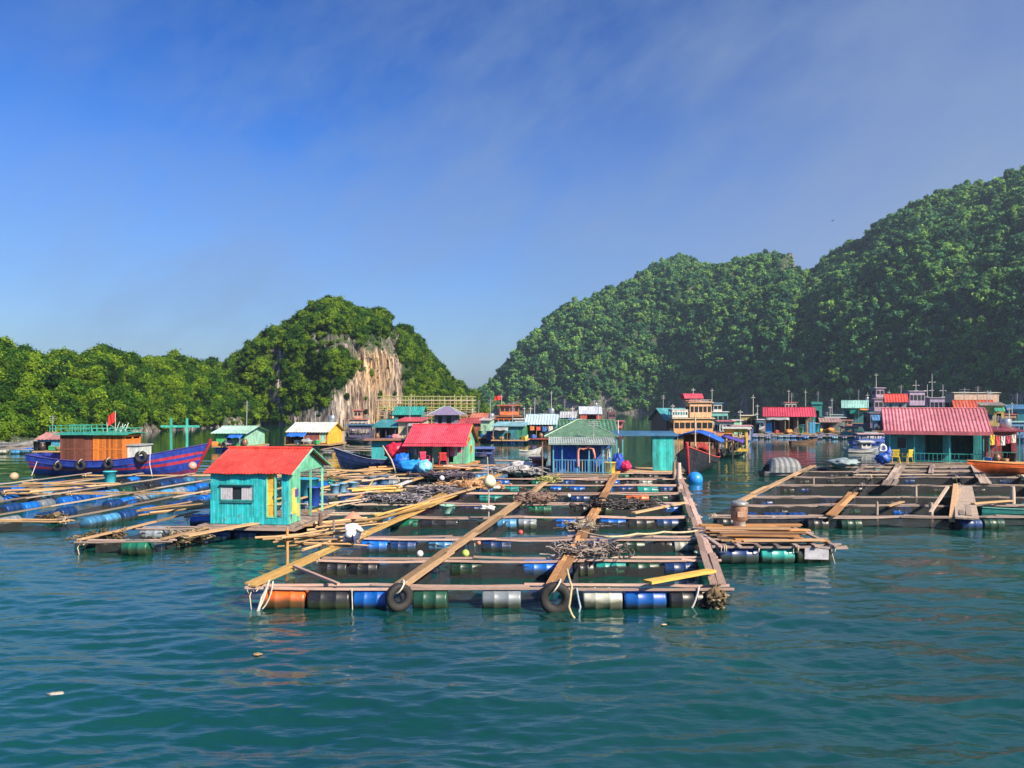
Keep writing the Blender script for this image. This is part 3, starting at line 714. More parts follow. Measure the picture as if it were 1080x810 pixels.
# ================================================================== houses
HLIST=[]
def house(name,label,pl,pr,yb,ye,yr,depth,yaw=-7,Y=None,zb=.62,roof='gable',over=.28,cf=TURQ,cs=None,cr=RED,cb=None,ops=(),side_ops=(),porch=0,posts=None,post_c=None,cat='hut',group='floating huts of the fish farm',batten=None,pitch=.16,floor=True,base_depth=None,barrels=('blue','dblue','black'),trim=None,edge_noise=.0,railing=None,frac_wall=(0,1),lr=1.0,deckmat=None,overl=None,ridge_trim=True,wz0=0):
    cs=cs or cf; cb=cb or cf
    Yf=Y or (HC-zb)*F/(yb-HY)
    X0=(pl-CX)/F*Yf; a=math.radians(yaw); c,s=math.cos(a),math.sin(a)
    k=(pr-CX)/F                                   # solve the width so that the far corner meets its column
    w=(k*Yf-X0)/(c-k*s); h=(yb-ye)/F*Yf if not Y else (HC-(ye-HY)/F*Yf)-zb
    dr=depth/2 if roof in('gable','hip') else 0
    zr=HC-(yr-HY)/F*(Yf+(dr if roof!='shed' else depth*0.9)); rise=max(.15,zr-zb-h)
    root=thing(name,label,cat,(X0,Yf,zb),a,group)
    T=.07
    def L(px,py): # pixel on the front wall -> local x,z
        kk=(px-CX)/F; lx=(kk*Yf-X0)/(c-kk*s); YY=Yf+s*lx; return lx,HC-(py-HY)/F*YY-zb
    bt=batten if batten is not None else (.28 if Yf<75 else 0)
    def wall(x0,x1,z0,z1,opn,flip,col,nm='wall'):
        """wall panel in its own x,z plane with holes; flip maps (x,z) to local xyz"""
        mb=MB(); xs=sorted({x0,x1,*[max(x0,min(x1,o[0])) for o in opn],*[max(x0,min(x1,o[1])) for o in opn]}); zs=sorted({z0,z1,*[max(z0,min(z1,o[2])) for o in opn],*[max(z0,min(z1,o[3])) for o in opn]})
        for i in range(len(xs)-1):
            for j in range(len(zs)-1):
                cx,cz=(xs[i]+xs[i+1])/2,(zs[j]+zs[j+1])/2
                if any(o[0]<cx<o[1] and o[2]<cz<o[3] for o in opn): continue
                P=[flip(x,z,d) for d in (0,T) for z in (zs[j],zs[j+1]) for x in (xs[i],xs[i+1])]
                mb.add(P,[(0,1,3,2),(4,6,7,5),(0,2,6,4),(1,5,7,3),(2,3,7,6),(0,4,5,1)],0,.6)
                if bt:
                    xa=xs[i]
                    while xa<xs[i+1]-.01:
                        xb=min(xs[i+1],xa+bt); Q=[flip(xx,z,-.004) for z in (zs[j],zs[j+1]) for xx in (xa+.003,xb-.003)]; mb.add(Q,[(0,1,3,2)],0,random.random()); xa=xb
                    x=xs[i]+bt*.5
                    while x<xs[i+1]-.02:
                        P=[flip(xx,z,d) for d in (-.014,-.001) for z in (zs[j]+.001,zs[j+1]-.001) for xx in (x-.018,x+.018)]
                        mb.add(P,[(0,1,3,2),(0,2,6,4),(1,5,7,3)],0,.5+.3*random.random()); x+=bt
        return mb.build(nm,paint(col),root)
    def fill(opn,flip):
        for o in opn:
            x0,x1,z0,z1,kind,col=o[:6]
            if kind=='open': continue
            mb=MB(); fw=.05 if Yf<70 else .09
            for (a0,a1,b0,b1) in((x0,x1,z1-fw,z1+.01),(x0,x1,z0-.01,z0+fw),(x0-.01,x0+fw,z0,z1),(x1-fw,x1+.01,z0,z1)):
                P=[flip(x,z,d) for d in(-.03,T*.8) for z in(b0,b1) for x in(a0,a1)]
                mb.add(P,[(0,1,3,2),(4,6,7,5),(0,2,6,4),(1,5,7,3),(2,3,7,6),(0,4,5,1)],0,.7)
            if kind=='window':
                fr=mb.build('window',paint(o[6] if len(o)>6 else col),root)
                g=MB(); P=[flip(x,z,T*.55) for z in(z0,z1) for x in(x0,x1)]; g.add(P,[(0,1,3,2)],0,.5); g.build('pane',glass_dark(),fr)
                if 30<Yf<60:
                    b=MB()
                    for q in range(1,6):
                        x=x0+(x1-x0)*q/6; b.beam(flip(x,z0,.01),flip(x,z1,.01),.016,.016)
                    b.beam(flip(x0,(z0+z1)/2,.01),flip(x1,(z0+z1)/2,.01),.016,.016); b.build('window_bars',plain((.1,.12,.13)),fr)
            else:
                d=MB(); P=[flip(x,z,dd) for dd in(.02,.05) for z in(z0+.01,z1-fw) for x in(x0+fw,x1-fw)]
                d.add(P,[(0,1,3,2),(4,6,7,5),(0,2,6,4),(1,5,7,3),(2,3,7,6),(0,4,5,1)],0,.7)
                for zz in (.3,.62):
                    z_=z0+(z1-z0)*zz; P=[flip(x,z,dd) for dd in(.004,.02) for z in(z_-.03,z_+.03) for x in(x0+fw,x1-fw)]; d.add(P,[(0,1,3,2),(2,3,7,6),(0,4,5,1)],0,.9)
                dd=d.build('door',paint(col),root); 
                for v in mb.v: pass
                mb.build('door_frame',paint(trim or cf),dd)
                hnd=MB(); p=flip(x0+(x1-x0)*.82,z0+(z1-z0)*.48,-.02); hnd.box(p,(.03,.03,.12)); hnd.build('handle',plain((.3,.3,.3),.3,.8),dd)
    y0=porch
    fo=[(*sorted((L(o[0],o[2])[0],L(o[1],o[2])[0])),max(0,L(o[0],o[3])[1]),min(h,L(o[0],o[2])[1]),*o[4:]) for o in ops]
    ff=lambda x,z,d:(x,y0+d,z)
    wx0,wx1=frac_wall[0]*w,frac_wall[1]*w
    wall(wx0,wx1,wz0,h,fo,ff,cf); fill(fo,ff)
    fr_=lambda x,z,d:(w-d-.001,x,z)
    so=[(o[0]*(depth-y0)+y0,o[1]*(depth-y0)+y0,o[2]*h,o[3]*h,*o[4:]) for o in side_ops]
    ys=y0+T+.002
    if lr: wall(ys,depth*lr if lr<1 else depth-T,0,h,so,fr_,cs,'side_wall'); fill(so,fr_)
    wall(ys,depth-T,0,h,[],lambda x,z,d:(d+.001,x,z),cs,'side_wall')
    if lr>=1 or lr==0: wall(0,w,0,h,[],lambda x,z,d:(x,depth-d,z),cb,'back_wall')
    # gable ends
    ymid=depth/2
    if roof=='gable':
        for xx,sg in ((w,-1),(0,1)):
            mb=MB(); A=[(xx+sg*dd,yy,zz) for dd in (.002,T) for yy,zz in ((ys if not porch else .05,h),(depth,h),(ymid,h+rise-.03))]
            mb.add(A,[(0,1,2),(3,5,4),(0,3,4,1),(1,4,5,2),(2,5,3,0)],0,.6)
            if bt and xx==w:
                y=ys+.15
                while y<depth-.1:
                    zt=h+(rise-.03)*(1-abs(y-ymid)/(depth/2)); mb.box((xx+.008,y,(h+zt)/2),(.014,.035,max(.01,zt-h-.02)),t=.6); y+=bt
            mb.build('gable',paint(cs if xx==w else cf),root)
    # roof
    rm=paint(cr,.45,.35,tuple(q*.35+.03 for q in cr)); ol=over if overl is None else overl
    pt=pitch if Yf<75 else max(pitch,.3); am=(.016 if Yf<60 else .034)
    sl=rise/(depth/2)
    if roof=='gable':
        mb=MB(); z1=h+rise+.03; o=over
        mb.sheet((-ol,-o,h-o*sl+.03),(w+o,-o,h-o*sl+.03),(w+o,ymid+.02,z1),(-ol,ymid+.02,z1),pt,am,edge_noise=edge_noise); mb.build('roof',rm,root)
        mb=MB(); mb.sheet((w+o,depth+o,h-o*sl+.03),(-ol,depth+o,h-o*sl+.03),(-ol,ymid-.02,z1+.012),(w+o,ymid-.02,z1+.012),pt,am); rr=mb.build('roof',rm,root)
        if ridge_trim:
            mb=MB(); mb.tube([(-ol,ymid,z1+.02),(w+o,ymid,z1+.02)],.05,8); mb.build('ridge_cap',rm,rr)
        if trim:
            mb=MB()
            for yy0,zz0 in ((-o,h-o*sl),(depth+o,h-o*sl)): mb.beam((w+o+.012,yy0,zz0),(w+o+.012,ymid,z1-.02),.03,.09,up=(1,0,0))
            mb.build('roof_trim',paint(trim),root)
    elif roof=='shed':   # rises towards the back
        s2=rise/depth; mb=MB(); o=over
        mb.sheet((-ol,-o,h-o*s2+.02),(w+o,-o,h-o*s2+.02),(w+o,depth+o,h+rise+o*s2+.02),(-ol,depth+o,h+rise+o*s2+.02),pt,am,edge_noise=edge_noise); mb.build('roof',rm,root)
        mb=MB(); mb.add([(w-.004,ys,h),(w-.004,depth,h),(w-.004,depth,h+rise),(w-T,ys,h),(w-T,depth,h),(w-T,depth,h+rise)],[(0,1,2),(3,5,4),(0,2,5,3)],0,.6)
        mb.add([(.004,ys,h),(.004,depth,h),(.004,depth,h+rise),(T,ys,h),(T,depth,h),(T,depth,h+rise)],[(0,2,1),(3,4,5),(0,3,5,2)],0,.6); mb.build('gable',paint(cs),root)
        mb=MB(); mb.beam((-ol,-o-.01,h-o*s2-.03),(w+o,-o-.01,h-o*s2-.03),.03,.08); mb.build('fascia',paint(trim or cr),root)
    elif roof=='hip':
        o=over; zt=h+rise; A=[(-o,-o,h),(w+o,-o,h),(w+o,depth+o,h),(-o,depth+o,h)]; r0=(w*.38,ymid,zt); r1=(w*.62,ymid,zt)
        mb=MB(); mb.add([A[0],A[1],r1,r0],[(0,1,2,3)],0,.6); mb.add([A[1],A[2],r1],[(0,1,2)],0,.8); mb.add([A[2],A[3],r0,r1],[(0,1,2,3)],0,.5); mb.add([A[3],A[0],r0],[(0,1,2)],0,.4)
        mb.add([(p[0],p[1],p[2]-.03) for p in A],[(3,2,1,0)],0,.5); 
        for i in range(4):
            p,q=A[i],A[(i+1)%4]; mb.add([p,q,(q[0],q[1],q[2]-.03),(p[0],p[1],p[2]-.03)],[(0,3,2,1)],0,.5)
        rr=mb.build('roof',rm,root); mb=MB()
        for p,q in ((A[0],r0),(A[1],r1),(A[2],r1),(A[3],r0),(r0,r1)): mb.tube([Vector(p)+Vector((0,0,.02)),Vector(q)+Vector((0,0,.02))],.045 if Yf<80 else .08,6)
        mb.build('hip_ridge',paint(trim or PALEG),rr)
    # porch posts
    if porch or posts:
        for q in (posts if posts is not None else (0,.33,.66,1)):
            mb=MB(); mb.beam((q*w+(.04 if q==0 else -.04 if q==1 else 0),.05,0),(q*w+(.04 if q==0 else -.04 if q==1 else 0),.05,h),.08,.08); mb.build('post',paint(post_c or cf),root)
    if railing:
        cR,z1,step=railing; mb=MB(); mb.beam((0,.03,z1),(w,.03,z1),.05,.05); mb.beam((0,.03,.12),(w,.03,.12),.05,.05); x=.08
        i=0
        while x<w-.05:
            mb.box((x,.03,z1/2+.06),(.05,.03,z1-.13),m=0 if i%5 else 1); x+=step; i+=1
        mb.build('railing',[paint(cR[0]),paint(cR[1])],root)
    if floor:
        e=.35; D=base_depth or depth; mb=MB(); y=-e
        while y<D+e:
            mb.box((w/2,y+.09,-.045),(w+2*e,.17,.05),t=random.random()); y+=.19
        mb.beam((-e,-e,-.13),(w+e,-e,-.13),.09,.1); mb.beam((-e,D+e,-.13),(w+e,D+e,-.13),.09,.1)
        for q in (0,.5,1): mb.beam((-e+q*(w+2*e),-e,-.15),(-e+q*(w+2*e),D+e,-.15),.1,.1)
        mb.build('platform',deckmat or W_TAN,root)
        x=.1; 
        while x<w:
            b=barrel(None,(0,0,0),random.choice(barrels)); b.parent=root; b.location=(x+.3,.15,-zb+.18); b.rotation_euler=(random.random()*.3,0,0)
            b=barrel(None,(0,0,0),random.choice(barrels)); b.parent=root; b.location=(x+.3,D-.3,-zb+.18); x+=1.05
    HLIST.append((root,w,h,rise,Yf,depth,roof,porch))
    return root,w,h,rise,L,Yf

YELW=(.78,.55,.10)
# --- the turquoise hut in front
r,w,h,ri,L,Yf=house('floating_hut','small turquoise plank hut with a rusty red tin roof at the front of the rafts',222,304,552,497,473,3.9,yaw=-6,roof='gable',over=.22,cf=TURQ,cs=MINT,cr=(.60,.05,.035),
   ops=[(232,268,512,528,'window',(.02,.26,.27)),(281,291,499,546,'door',(.80,.46,.05)),(291.3,297,499,546,'open',0)],side_ops=[],lr=.30,trim=MINT,edge_noise=.05,pitch=.13,batten=.2,barrels=('black','dblue'),deckmat=W_GREY)
# yellow patches on the mint side, posts and rail of the open side porch
for q in (.30,.62,.97):
    mb=MB(); mb.beam((w-.03,q*3.9,0),(w-.03,q*3.9,h),.07,.07); mb.build('post',paint(MINT),r)
mb=MB(); mb.beam((w-.03,.3*3.9,h-.05),(w-.03,3.9,h-.05),.07,.09); mb.build('porch_beam',paint(MINT),r)
mb=MB(); mb.box((w+.012,.55,.85),(.02,.42,1.0)); mb.box((w+.013,.95,.45),(.02,.22,.5)); mb.build('side_panel',paint(YELW),r)
mb=MB(); mb.box((w+.03,.75,1.15),(.03,.28,.30)); mb.build('notice_board',paint(PURPLE),r)
for k in (-1,1):
    mb=MB()
    for i in range(7):
        x0,z0=L(250+k*11-5.5+i*1.8,527.5); z1_=L(250,512.5)[1]
        mb.beam((x0,.0,z0),(x0+.01,-.005,z1_),.055,.012,t=random.random(),up=(0,1,0))
    mb.build('curtain',plain((.50,.50,.58)),r)
mb=MB(); mb.box((L(250,512)[0],-.06,L(250,511)[1]),(1.35,.12,.03)); mb.build('window_hood',paint(TEAL),r)
mb=MB(); mb.box((L(250,512)[0],-.035,L(250,529.5)[1]),(1.3,.07,.04)); mb.build('window_sill',paint(TEAL),r)
HUT=(r,w,h)
# --- pink roofed hut in the middle
r,w,h,ri,L,Yf=house('floating_hut','pink roofed hut with a mint green gable and red chairs on its open porch',430,489,490,466,448,5.0,yaw=-7,over=.25,cf=MINT,cs=MINT,cr=(.66,.06,.10),trim=(.78,.42,.05),
   porch=1.5,posts=(0,.2,.45,.72,1),post_c=GREY,ops=[(442,452,470,489,'door',(.03,.20,.16)),(461,474,469,489,'open',0)],side_ops=[(.35,.62,.42,.78,'window',(.70,.45,.05))],barrels=('black','grey'),deckmat=W_ORG,batten=.3)
mb=MB(); mb.sheet((-.3,-.75,h-.30),(w+.35,-.75,h-.30),(w+.35,1.25,h+.32),(-.3,1.25,h+.32),.16,.016); mb.build('porch_roof',paint((.62,.05,.09),.45),r)
PINKHUT=(r,w,h)
# --- green house behind the blue boat
house('floating_hut','low green walled hut with a mint roof beside the red bow of the boat',228,258,470,456,449.5,5,over=.5,yaw=-8,roof='gable',cf=(.05,.50,.14),cs=(.30,.60,.46),cr=(.35,.60,.48),ops=[(238,243,459,470,'open',0),(249,257,459,470,'door',(.04,.24,.30))],barrels=('blue',),pitch=.35)
# --- white roofed, yellow gable
house('floating_hut','long low hut with a white roof, mint door and bright yellow gable before the cliff',304,345,468,455,446,5.4,over=.3,yaw=-7,cf=(.26,.07,.06),cs=(.85,.48,.04),cr=(.62,.68,.62),trim=(.85,.5,.05),ops=[(306,320,457,467,'open',0),(337,344,456,467,'door',(.30,.62,.52))],barrels=('black','grey'),pitch=.35)
# --- low houses behind: teal roof / red roof with white gable
house('floating_hut','dark open hut under a dull teal roof at the foot of the cliff',392,417,463,450,443,6,roof='shed',over=.4,cf=(.05,.05,.10),cr=(.03,.22,.24),porch=2,posts=(0,.3,.6,1),post_c=(.15,.12,.2),ops=[(398,406,452,462,'open',0)],pitch=.4)
house('floating_hut','cream walled hut with a flat red roof behind the pink roofed hut',420,443,463,444,440.5,5,roof='shed',over=.5,cf=CREAM,cr=(.5,.06,.06),ops=[(424,428,449,462,'door',(.2,.3,.28)),(433,438,449,455,'window',(.2,.14,.1))],pitch=.4)
house('floating_hut','small pale mint hut just right of the pink roofed hut',507,517,461,443,440.5,4,roof='shed',over=.35,cf=(.35,.62,.45),cs=(.40,.66,.50),cr=(.45,.36,.36),ops=[(510,513,448,460,'door',(.2,.35,.3))],pitch=.4)
house('floating_hut','brown roofed hut behind the small pale mint hut',486,508,459,446,441,5,roof='gable',over=.4,cf=(.3,.09,.05),cr=(.42,.06,.05),ops=[(492,497,448,458,'open',0)],pitch=.4)
# --- teal waterside house, blue roofs
house('floating_hut','teal hut with a flat light blue roof and dark green door above the blue drums',521,552,463.5,449,445,6,roof='shed',over=.35,cf=(.03,.20,.25),cs=(.02,.25,.10),cr=(.22,.46,.52),ops=[(545,551,451,462,'door',(.02,.22,.08)),(524,530,452,456,'window',(.5,.25,.1))],barrels=('blue','dblue'),pitch=.4)
house('floating_hut','open fronted hut with a pale blue roof and bright teal right wall',555,586,462,447,437.5,6,over=.3,yaw=-6,cf=(.03,.10,.13),cs=(.04,.52,.42),cr=(.42,.58,.66),trim=(.5,.62,.66),porch=1.6,posts=(0,.35,.72,1),post_c=(.35,.5,.12),ops=[(562,570,449,461,'open',0),(574,581,449,461,'open',0)],barrels=('dblue','orange'),pitch=.4,deckmat=paint((.4,.1,.08)))
# --- blue house with railing: rear hip roof part and lean-to
r,w,h,ri,L,Yf=house('floating_house','blue fronted house with a balustrade and a dark green hipped roof',583,645,500,467,460,2.3,yaw=-3,roof='shed',over=.3,cf=(.03,.16,.52),cs=(.06,.30,.42),cr=(.30,.36,.33),trim=(.32,.42,.40),porch=1.2,posts=(0,.16,.42,.62,.86,1),post_c=(.10,.40,.55),
   ops=[(611,628,471,499,'open',0),(588,592,470,480,'window',(.3,.55,.45))],railing=(((.06,.28,.48),(.62,.48,.14)),.95,.19),lr=0,cat='house',barrels=('black','dblue'),deckmat=W_PALE,base_depth=7.2)
mb=MB()
for k in range(9):
    a=k/8; mb.tube([(w*.44+.0,-.02-.03*math.sin(k),h*.25),(w*.44,.02,h*.75)],.05,6) if k==0 else None
arch=[(w*.43,-.03,.5),(w*.43,-.03,h*.72),(w*.46,-.03,h*.84),(w*.52,-.03,h*.80),(w*.60,-.03,h*.86),(w*.68,-.03,h*.82),(w*.71,-.03,h*.62),(w*.72,-.03,h*.5)]
mb.tube(arch,[.05,.07,.10,.09,.10,.10,.07,.04],8); mb.build('door_drape',plain((.62,.24,.20),.9),r)
mb=MB(); mb.add([(.1,1.17,h*.2),(w*.40,1.17,h*.05),(w*.40,1.17,h*.92),(.1,1.15,h*.9)],[(0,1,2,3)],0,.5); mb.add([(.1,1.15,h*.9),(w*.42,.6,h*.35),(w*.42,1.0,h*.92)],[(0,1,2)],0,.9); mb.build('tarpaulin',plain((.02,.12,.62),.5),r)
# rear body with hip roof (same building, one platform)
def rear_body(root,w,h):
    D0,D1=2.4,6.8; zt=h+.34; mb=MB()
    for (x0,x1,y0,y1) in ((-.15,w+.15,D0,D0+.07),(-.15,w+.15,D1,D1+.07),(-.15,-.08,D0,D1),(w+.08,w+.15,D0,D1)): mb.box(((x0+x1)/2,(y0+y1)/2,zt/2),(x1-x0,y1-y0,zt),t=.6)
    mb.build('rear_wall',paint((.04,.24,.30)),root)
    o=.45; A=[(-.15-o,D0-o,zt),(w+.15+o,D0-o,zt),(w+.15+o,D1+o,zt),(-.15-o,D1+o,zt)]; zt2=HC-(442.5-HY)/F*(Yf+4.6)-.62; r0=(w*.46,(D0+D1)/2,zt2); r1=(w*.56,(D0+D1)/2,zt2)
    c2=(.085,.20,.13)
    mb=MB(); mb.add([A[0],A[1],r1,r0],[(0,1,2,3)],0,.6); mb.add([A[1],A[2],r1],[(0,1,2)],0,.8); mb.add([A[2],A[3],r0,r1],[(0,1,2,3)],0,.5); mb.add([A[3],A[0],r0],[(0,1,2)],0,.4)
    mb.add([(p[0],p[1],p[2]-.06) for p in A],[(3,2,1,0)],0,.2)
    for i in range(4):
        p,q=A[i],A[(i+1)%4]; mb.add([p,q,(q[0],q[1],q[2]-.06),(p[0],p[1],p[2]-.06)],[(0,3,2,1)],0,.2)
    rr=mb.build('roof',paint(c2,.6),root); mb=MB()
    for p,q in ((A[0],r0),(A[1],r1),(A[2],r1),(A[3],r0),(r0,r1)): mb.tube([Vector(p)+Vector((0,0,.02)),Vector(q)+Vector((0,0,.02))],.035,6)
    mb.build('hip_ridge',paint((.45,.60,.45)),rr)
rear_body(r,w,h); BLUEH=(r,w,h,L)
house('floating_house','long dark green roof house standing just behind the hipped roof, left of the white pole',592,650,495,458,443.5,5,Y=60,yaw=-2,roof='gable',over=.2,cf=(.05,.16,.15),cr=(.075,.20,.12),cat='house',batten=0,pitch=.3)
# --- flat blue roof shelter with turquoise end panel
r,w,h,ri,L,Yf=house('shelter','open shelter with a flat dark blue roof and a turquoise board panel',650,712,496,458.5,455,2.6,yaw=-3,roof='shed',over=.2,cf=(.02,.50,.47),cr=(.05,.19,.33),trim=(.03,.14,.30),frac_wall=(.63,.97),lr=0,posts=(0,.11,.63,.98),post_c=(.08,.38,.42),cat='shelter',group=None,barrels=('dblue','black'),batten=.22)
for c in list(r.children):
    if c.name.startswith(('back_wall','side_wall')): bpy.data.objects.remove(c)
# --- open pink roof shed on blue barrels, far right of centre
r,w,h,ri,L,Yf=house('floating_shed','open sided shed with a pink red roof standing on blue barrels across the channel',807,858,456.5,438.5,430,7,yaw=-18,over=.4,cf=(.16,.13,.12),cr=(.58,.05,.09),porch=4.0,posts=(0,.2,.42,.68,.88,1),post_c=(.55,.50,.36),ops=[(815,823,441,456,'open',0),(830,838,441,456,'open',0),(844,851,441,456,'open',0)],cat='shed',barrels=('blue',),pitch=.4,trim=(.5,.05,.08))
mb=MB(); mb.box((w*.98,.5,.9),(.9,.9,1.8)); mb.build('water_tank',plain((.05,.42,.75)),r)
mb=MB(); mb.box((w*.08,.5,.85),(1.0,.8,1.7)); mb.build('water_tank',plain((.03,.25,.70)),r)
# --- others at distance on the right
house('floating_shed','narrow dark teal hut right of the open pink roofed shed',857,867,449,426,424,4,yaw=-20,roof='shed',over=.2,cf=(.03,.32,.27),cr=(.02,.24,.20),ops=[(860,864,433,448,'open',0)],cat='shed',pitch=.4)
r,w,h,ri,L,Yf=house('floating_shed','wide hut with a pale teal roof and hanging green tarpaulin before the mountain',889,922,446,429.5,422.5,6,yaw=-23,over=.4,cf=(.02,.24,.30),cr=(.30,.58,.52),porch=2.5,posts=(0,.4,.75,1),post_c=(.1,.5,.5),ops=[(893,901,434,445,'open',0)],cat='shed',pitch=.4)
mb=MB(); mb.box((w*.58,-.1,h*.74),(w*.7,.05,h*.42),ry=.12); mb.build('tarpaulin',plain((.01,.30,.20)),r)
house('floating_shed','small grey walled hut with a bright red roof behind the big pink corrugated roof',935,956,441,423.5,416,5,Y=118,yaw=-24,over=.3,cf=(.40,.42,.40),cr=(.70,.08,.05),ops=[(938,941,426,430,'window',(.1,.1,.1)),(948,951,426,430,'window',(.1,.1,.1))],cat='shed',pitch=.4)
house('floating_hut','hut with a low orange red roof behind the right end of the big pink roof',1010,1046,446,430,422.5,6,Y=104,yaw=-26,over=.5,cf=(.45,.30,.12),cr=(.62,.11,.04),ops=[(1018,1024,433,445,'open',0)],pitch=.4)
house('floating_hut','yellow walled hut with a blue barrel beside it near the right edge',1036,1059,447,427,424.5,5,Y=96,yaw=-26,roof='shed',over=.25,cf=(.72,.52,.16),cs=(.76,.56,.20),cr=(.42,.36,.30),ops=[(1041,1047,437,443,'window',(.05,.25,.4)),(1051,1056,436,446,'open',0)],pitch=.4)
house('floating_hut','teal hut at the far right edge of the bay with a blue tarpaulin',1064,1086,450,431,427,5,yaw=-28,roof='shed',over=.4,cf=(.03,.33,.40),cr=(.06,.22,.42),ops=[(1068,1073,435,449,'open',0)],pitch=.4)
house('floating_hut','little grey roofed hut with red walls floating alone in front of the mountain',612,634,448,436,429,5,roof='gable',over=.3,yaw=-3,cf=(.50,.07,.06),cs=(.55,.40,.28),cr=(.50,.56,.66),ops=[(619,629,438,447,'open',0)],pitch=.4)
house('floating_hut','teal gabled roof hut with brown walls left of the blue tarpaulin boat',703,731,456,442,431,5.5,yaw=18,over=.5,cf=(.25,.14,.10),cr=(.06,.33,.38),ops=[(710,718,445,455,'open',0)],pitch=.4)
house('floating_hut','small blue hut with a faded pink roof left of the blue fishing boat stern',40,62,478,463,456.5,4,roof='gable',over=.3,yaw=4,cf=(.05,.30,.50),cs=(.2,.55,.52),cr=(.42,.20,.18),ops=[(47,54,466,477,'open',0)],pitch=.4,Y=78)
# --- big pink corrugated roof house on the right
r,w,h,ri,L,Yf=house('floating_house','teal house with posts under the largest pink corrugated roof on the right side',938,1039,487,453.5,431,6.0,yaw=-23,over=.45,cf=(.02,.33,.34),cs=(.03,.36,.38),cr=(.60,.20,.24),porch=1.5,posts=(.0,.27,.64,.985),post_c=(.08,.58,.56),
  ops=[(978,997,458,486,'open',0),(1006,1030,460,486,'open',0),(947,958,461,474,'window',(.03,.42,.40))],cat='house',barrels=('black','dblue','dgreen'),batten=.3,pitch=.26,trim=(.55,.10,.13),deckmat=W_PALE)
mb=MB(); mb.beam((-.45,-.50,h-.18),(w+.45,-.50,h-.18),.03,.30); mb.build('fascia',paint((.60,.14,.17)),r)
mb=MB()
mb.beam((.27*w,.05,.75),(.985*w,.05,.75),.04,.05); mb.beam((.27*w,.05,.12),(.985*w,.05,.12),.04,.05)
x=.29*w
while x<.98*w: mb.box((x,.05,.44),(.03,.03,.62)); x+=.3
mb.build('railing',paint((.02,.36,.30)),r)
PINKH=(r,w,h,L)
r,w,h,ri,L,Yf=house('lean_to_shed','dark red lean-to shed on the right of the big pink roofed house',1043,1076,487,454,450,4,yaw=-23,roof='shed',over=.25,overl=.05,cf=(.38,.06,.07),cr=(.50,.07,.09),porch=1.2,posts=(0,1),post_c=(.05,.4,.36),ops=[(1060,1070,460,486,'open',0)],railing=(((.03,.42,.33),(.05,.3,.25)),.8,.3),cat='shed',group=None,barrels=('black',),pitch=.26)

house('floating_hut','rust roofed brown hut between the orange boat and the small mint hut',498,512,452,440,436,5,Y=140,over=.5,cf=(.30,.12,.08),cr=(.52,.16,.08),ops=[(502,506,443,451,'open',0)],pitch=.5)
house('floating_hut','grey tin roofed hut behind the pale blue roof, left of the red boats',592,606,450,440,434.5,5,Y=150,over=.4,cf=(.20,.30,.32),cr=(.42,.45,.48),ops=[(596,600,441,449,'open',0)],pitch=.5)
house('floating_shed','low blue roofed shed on the far barrel raft left of the small grey walled hut',922,940,454,443,438,5,yaw=-22,roof='shed',over=.3,cf=(.10,.22,.36),cr=(.08,.26,.50),ops=[(926,932,444,453,'open',0)],cat='shed',pitch=.5)
house('floating_shed','rusty roofed work shed on the far barrel raft right of the cyan drum',866,886,455,445,441,5,yaw=-20,roof='shed',over=.3,cf=(.18,.22,.22),cr=(.36,.22,.18),porch=2,posts=(0,.5,1),post_c=(.3,.3,.3),ops=[(870,878,446,454,'open',0)],cat='shed',pitch=.5)
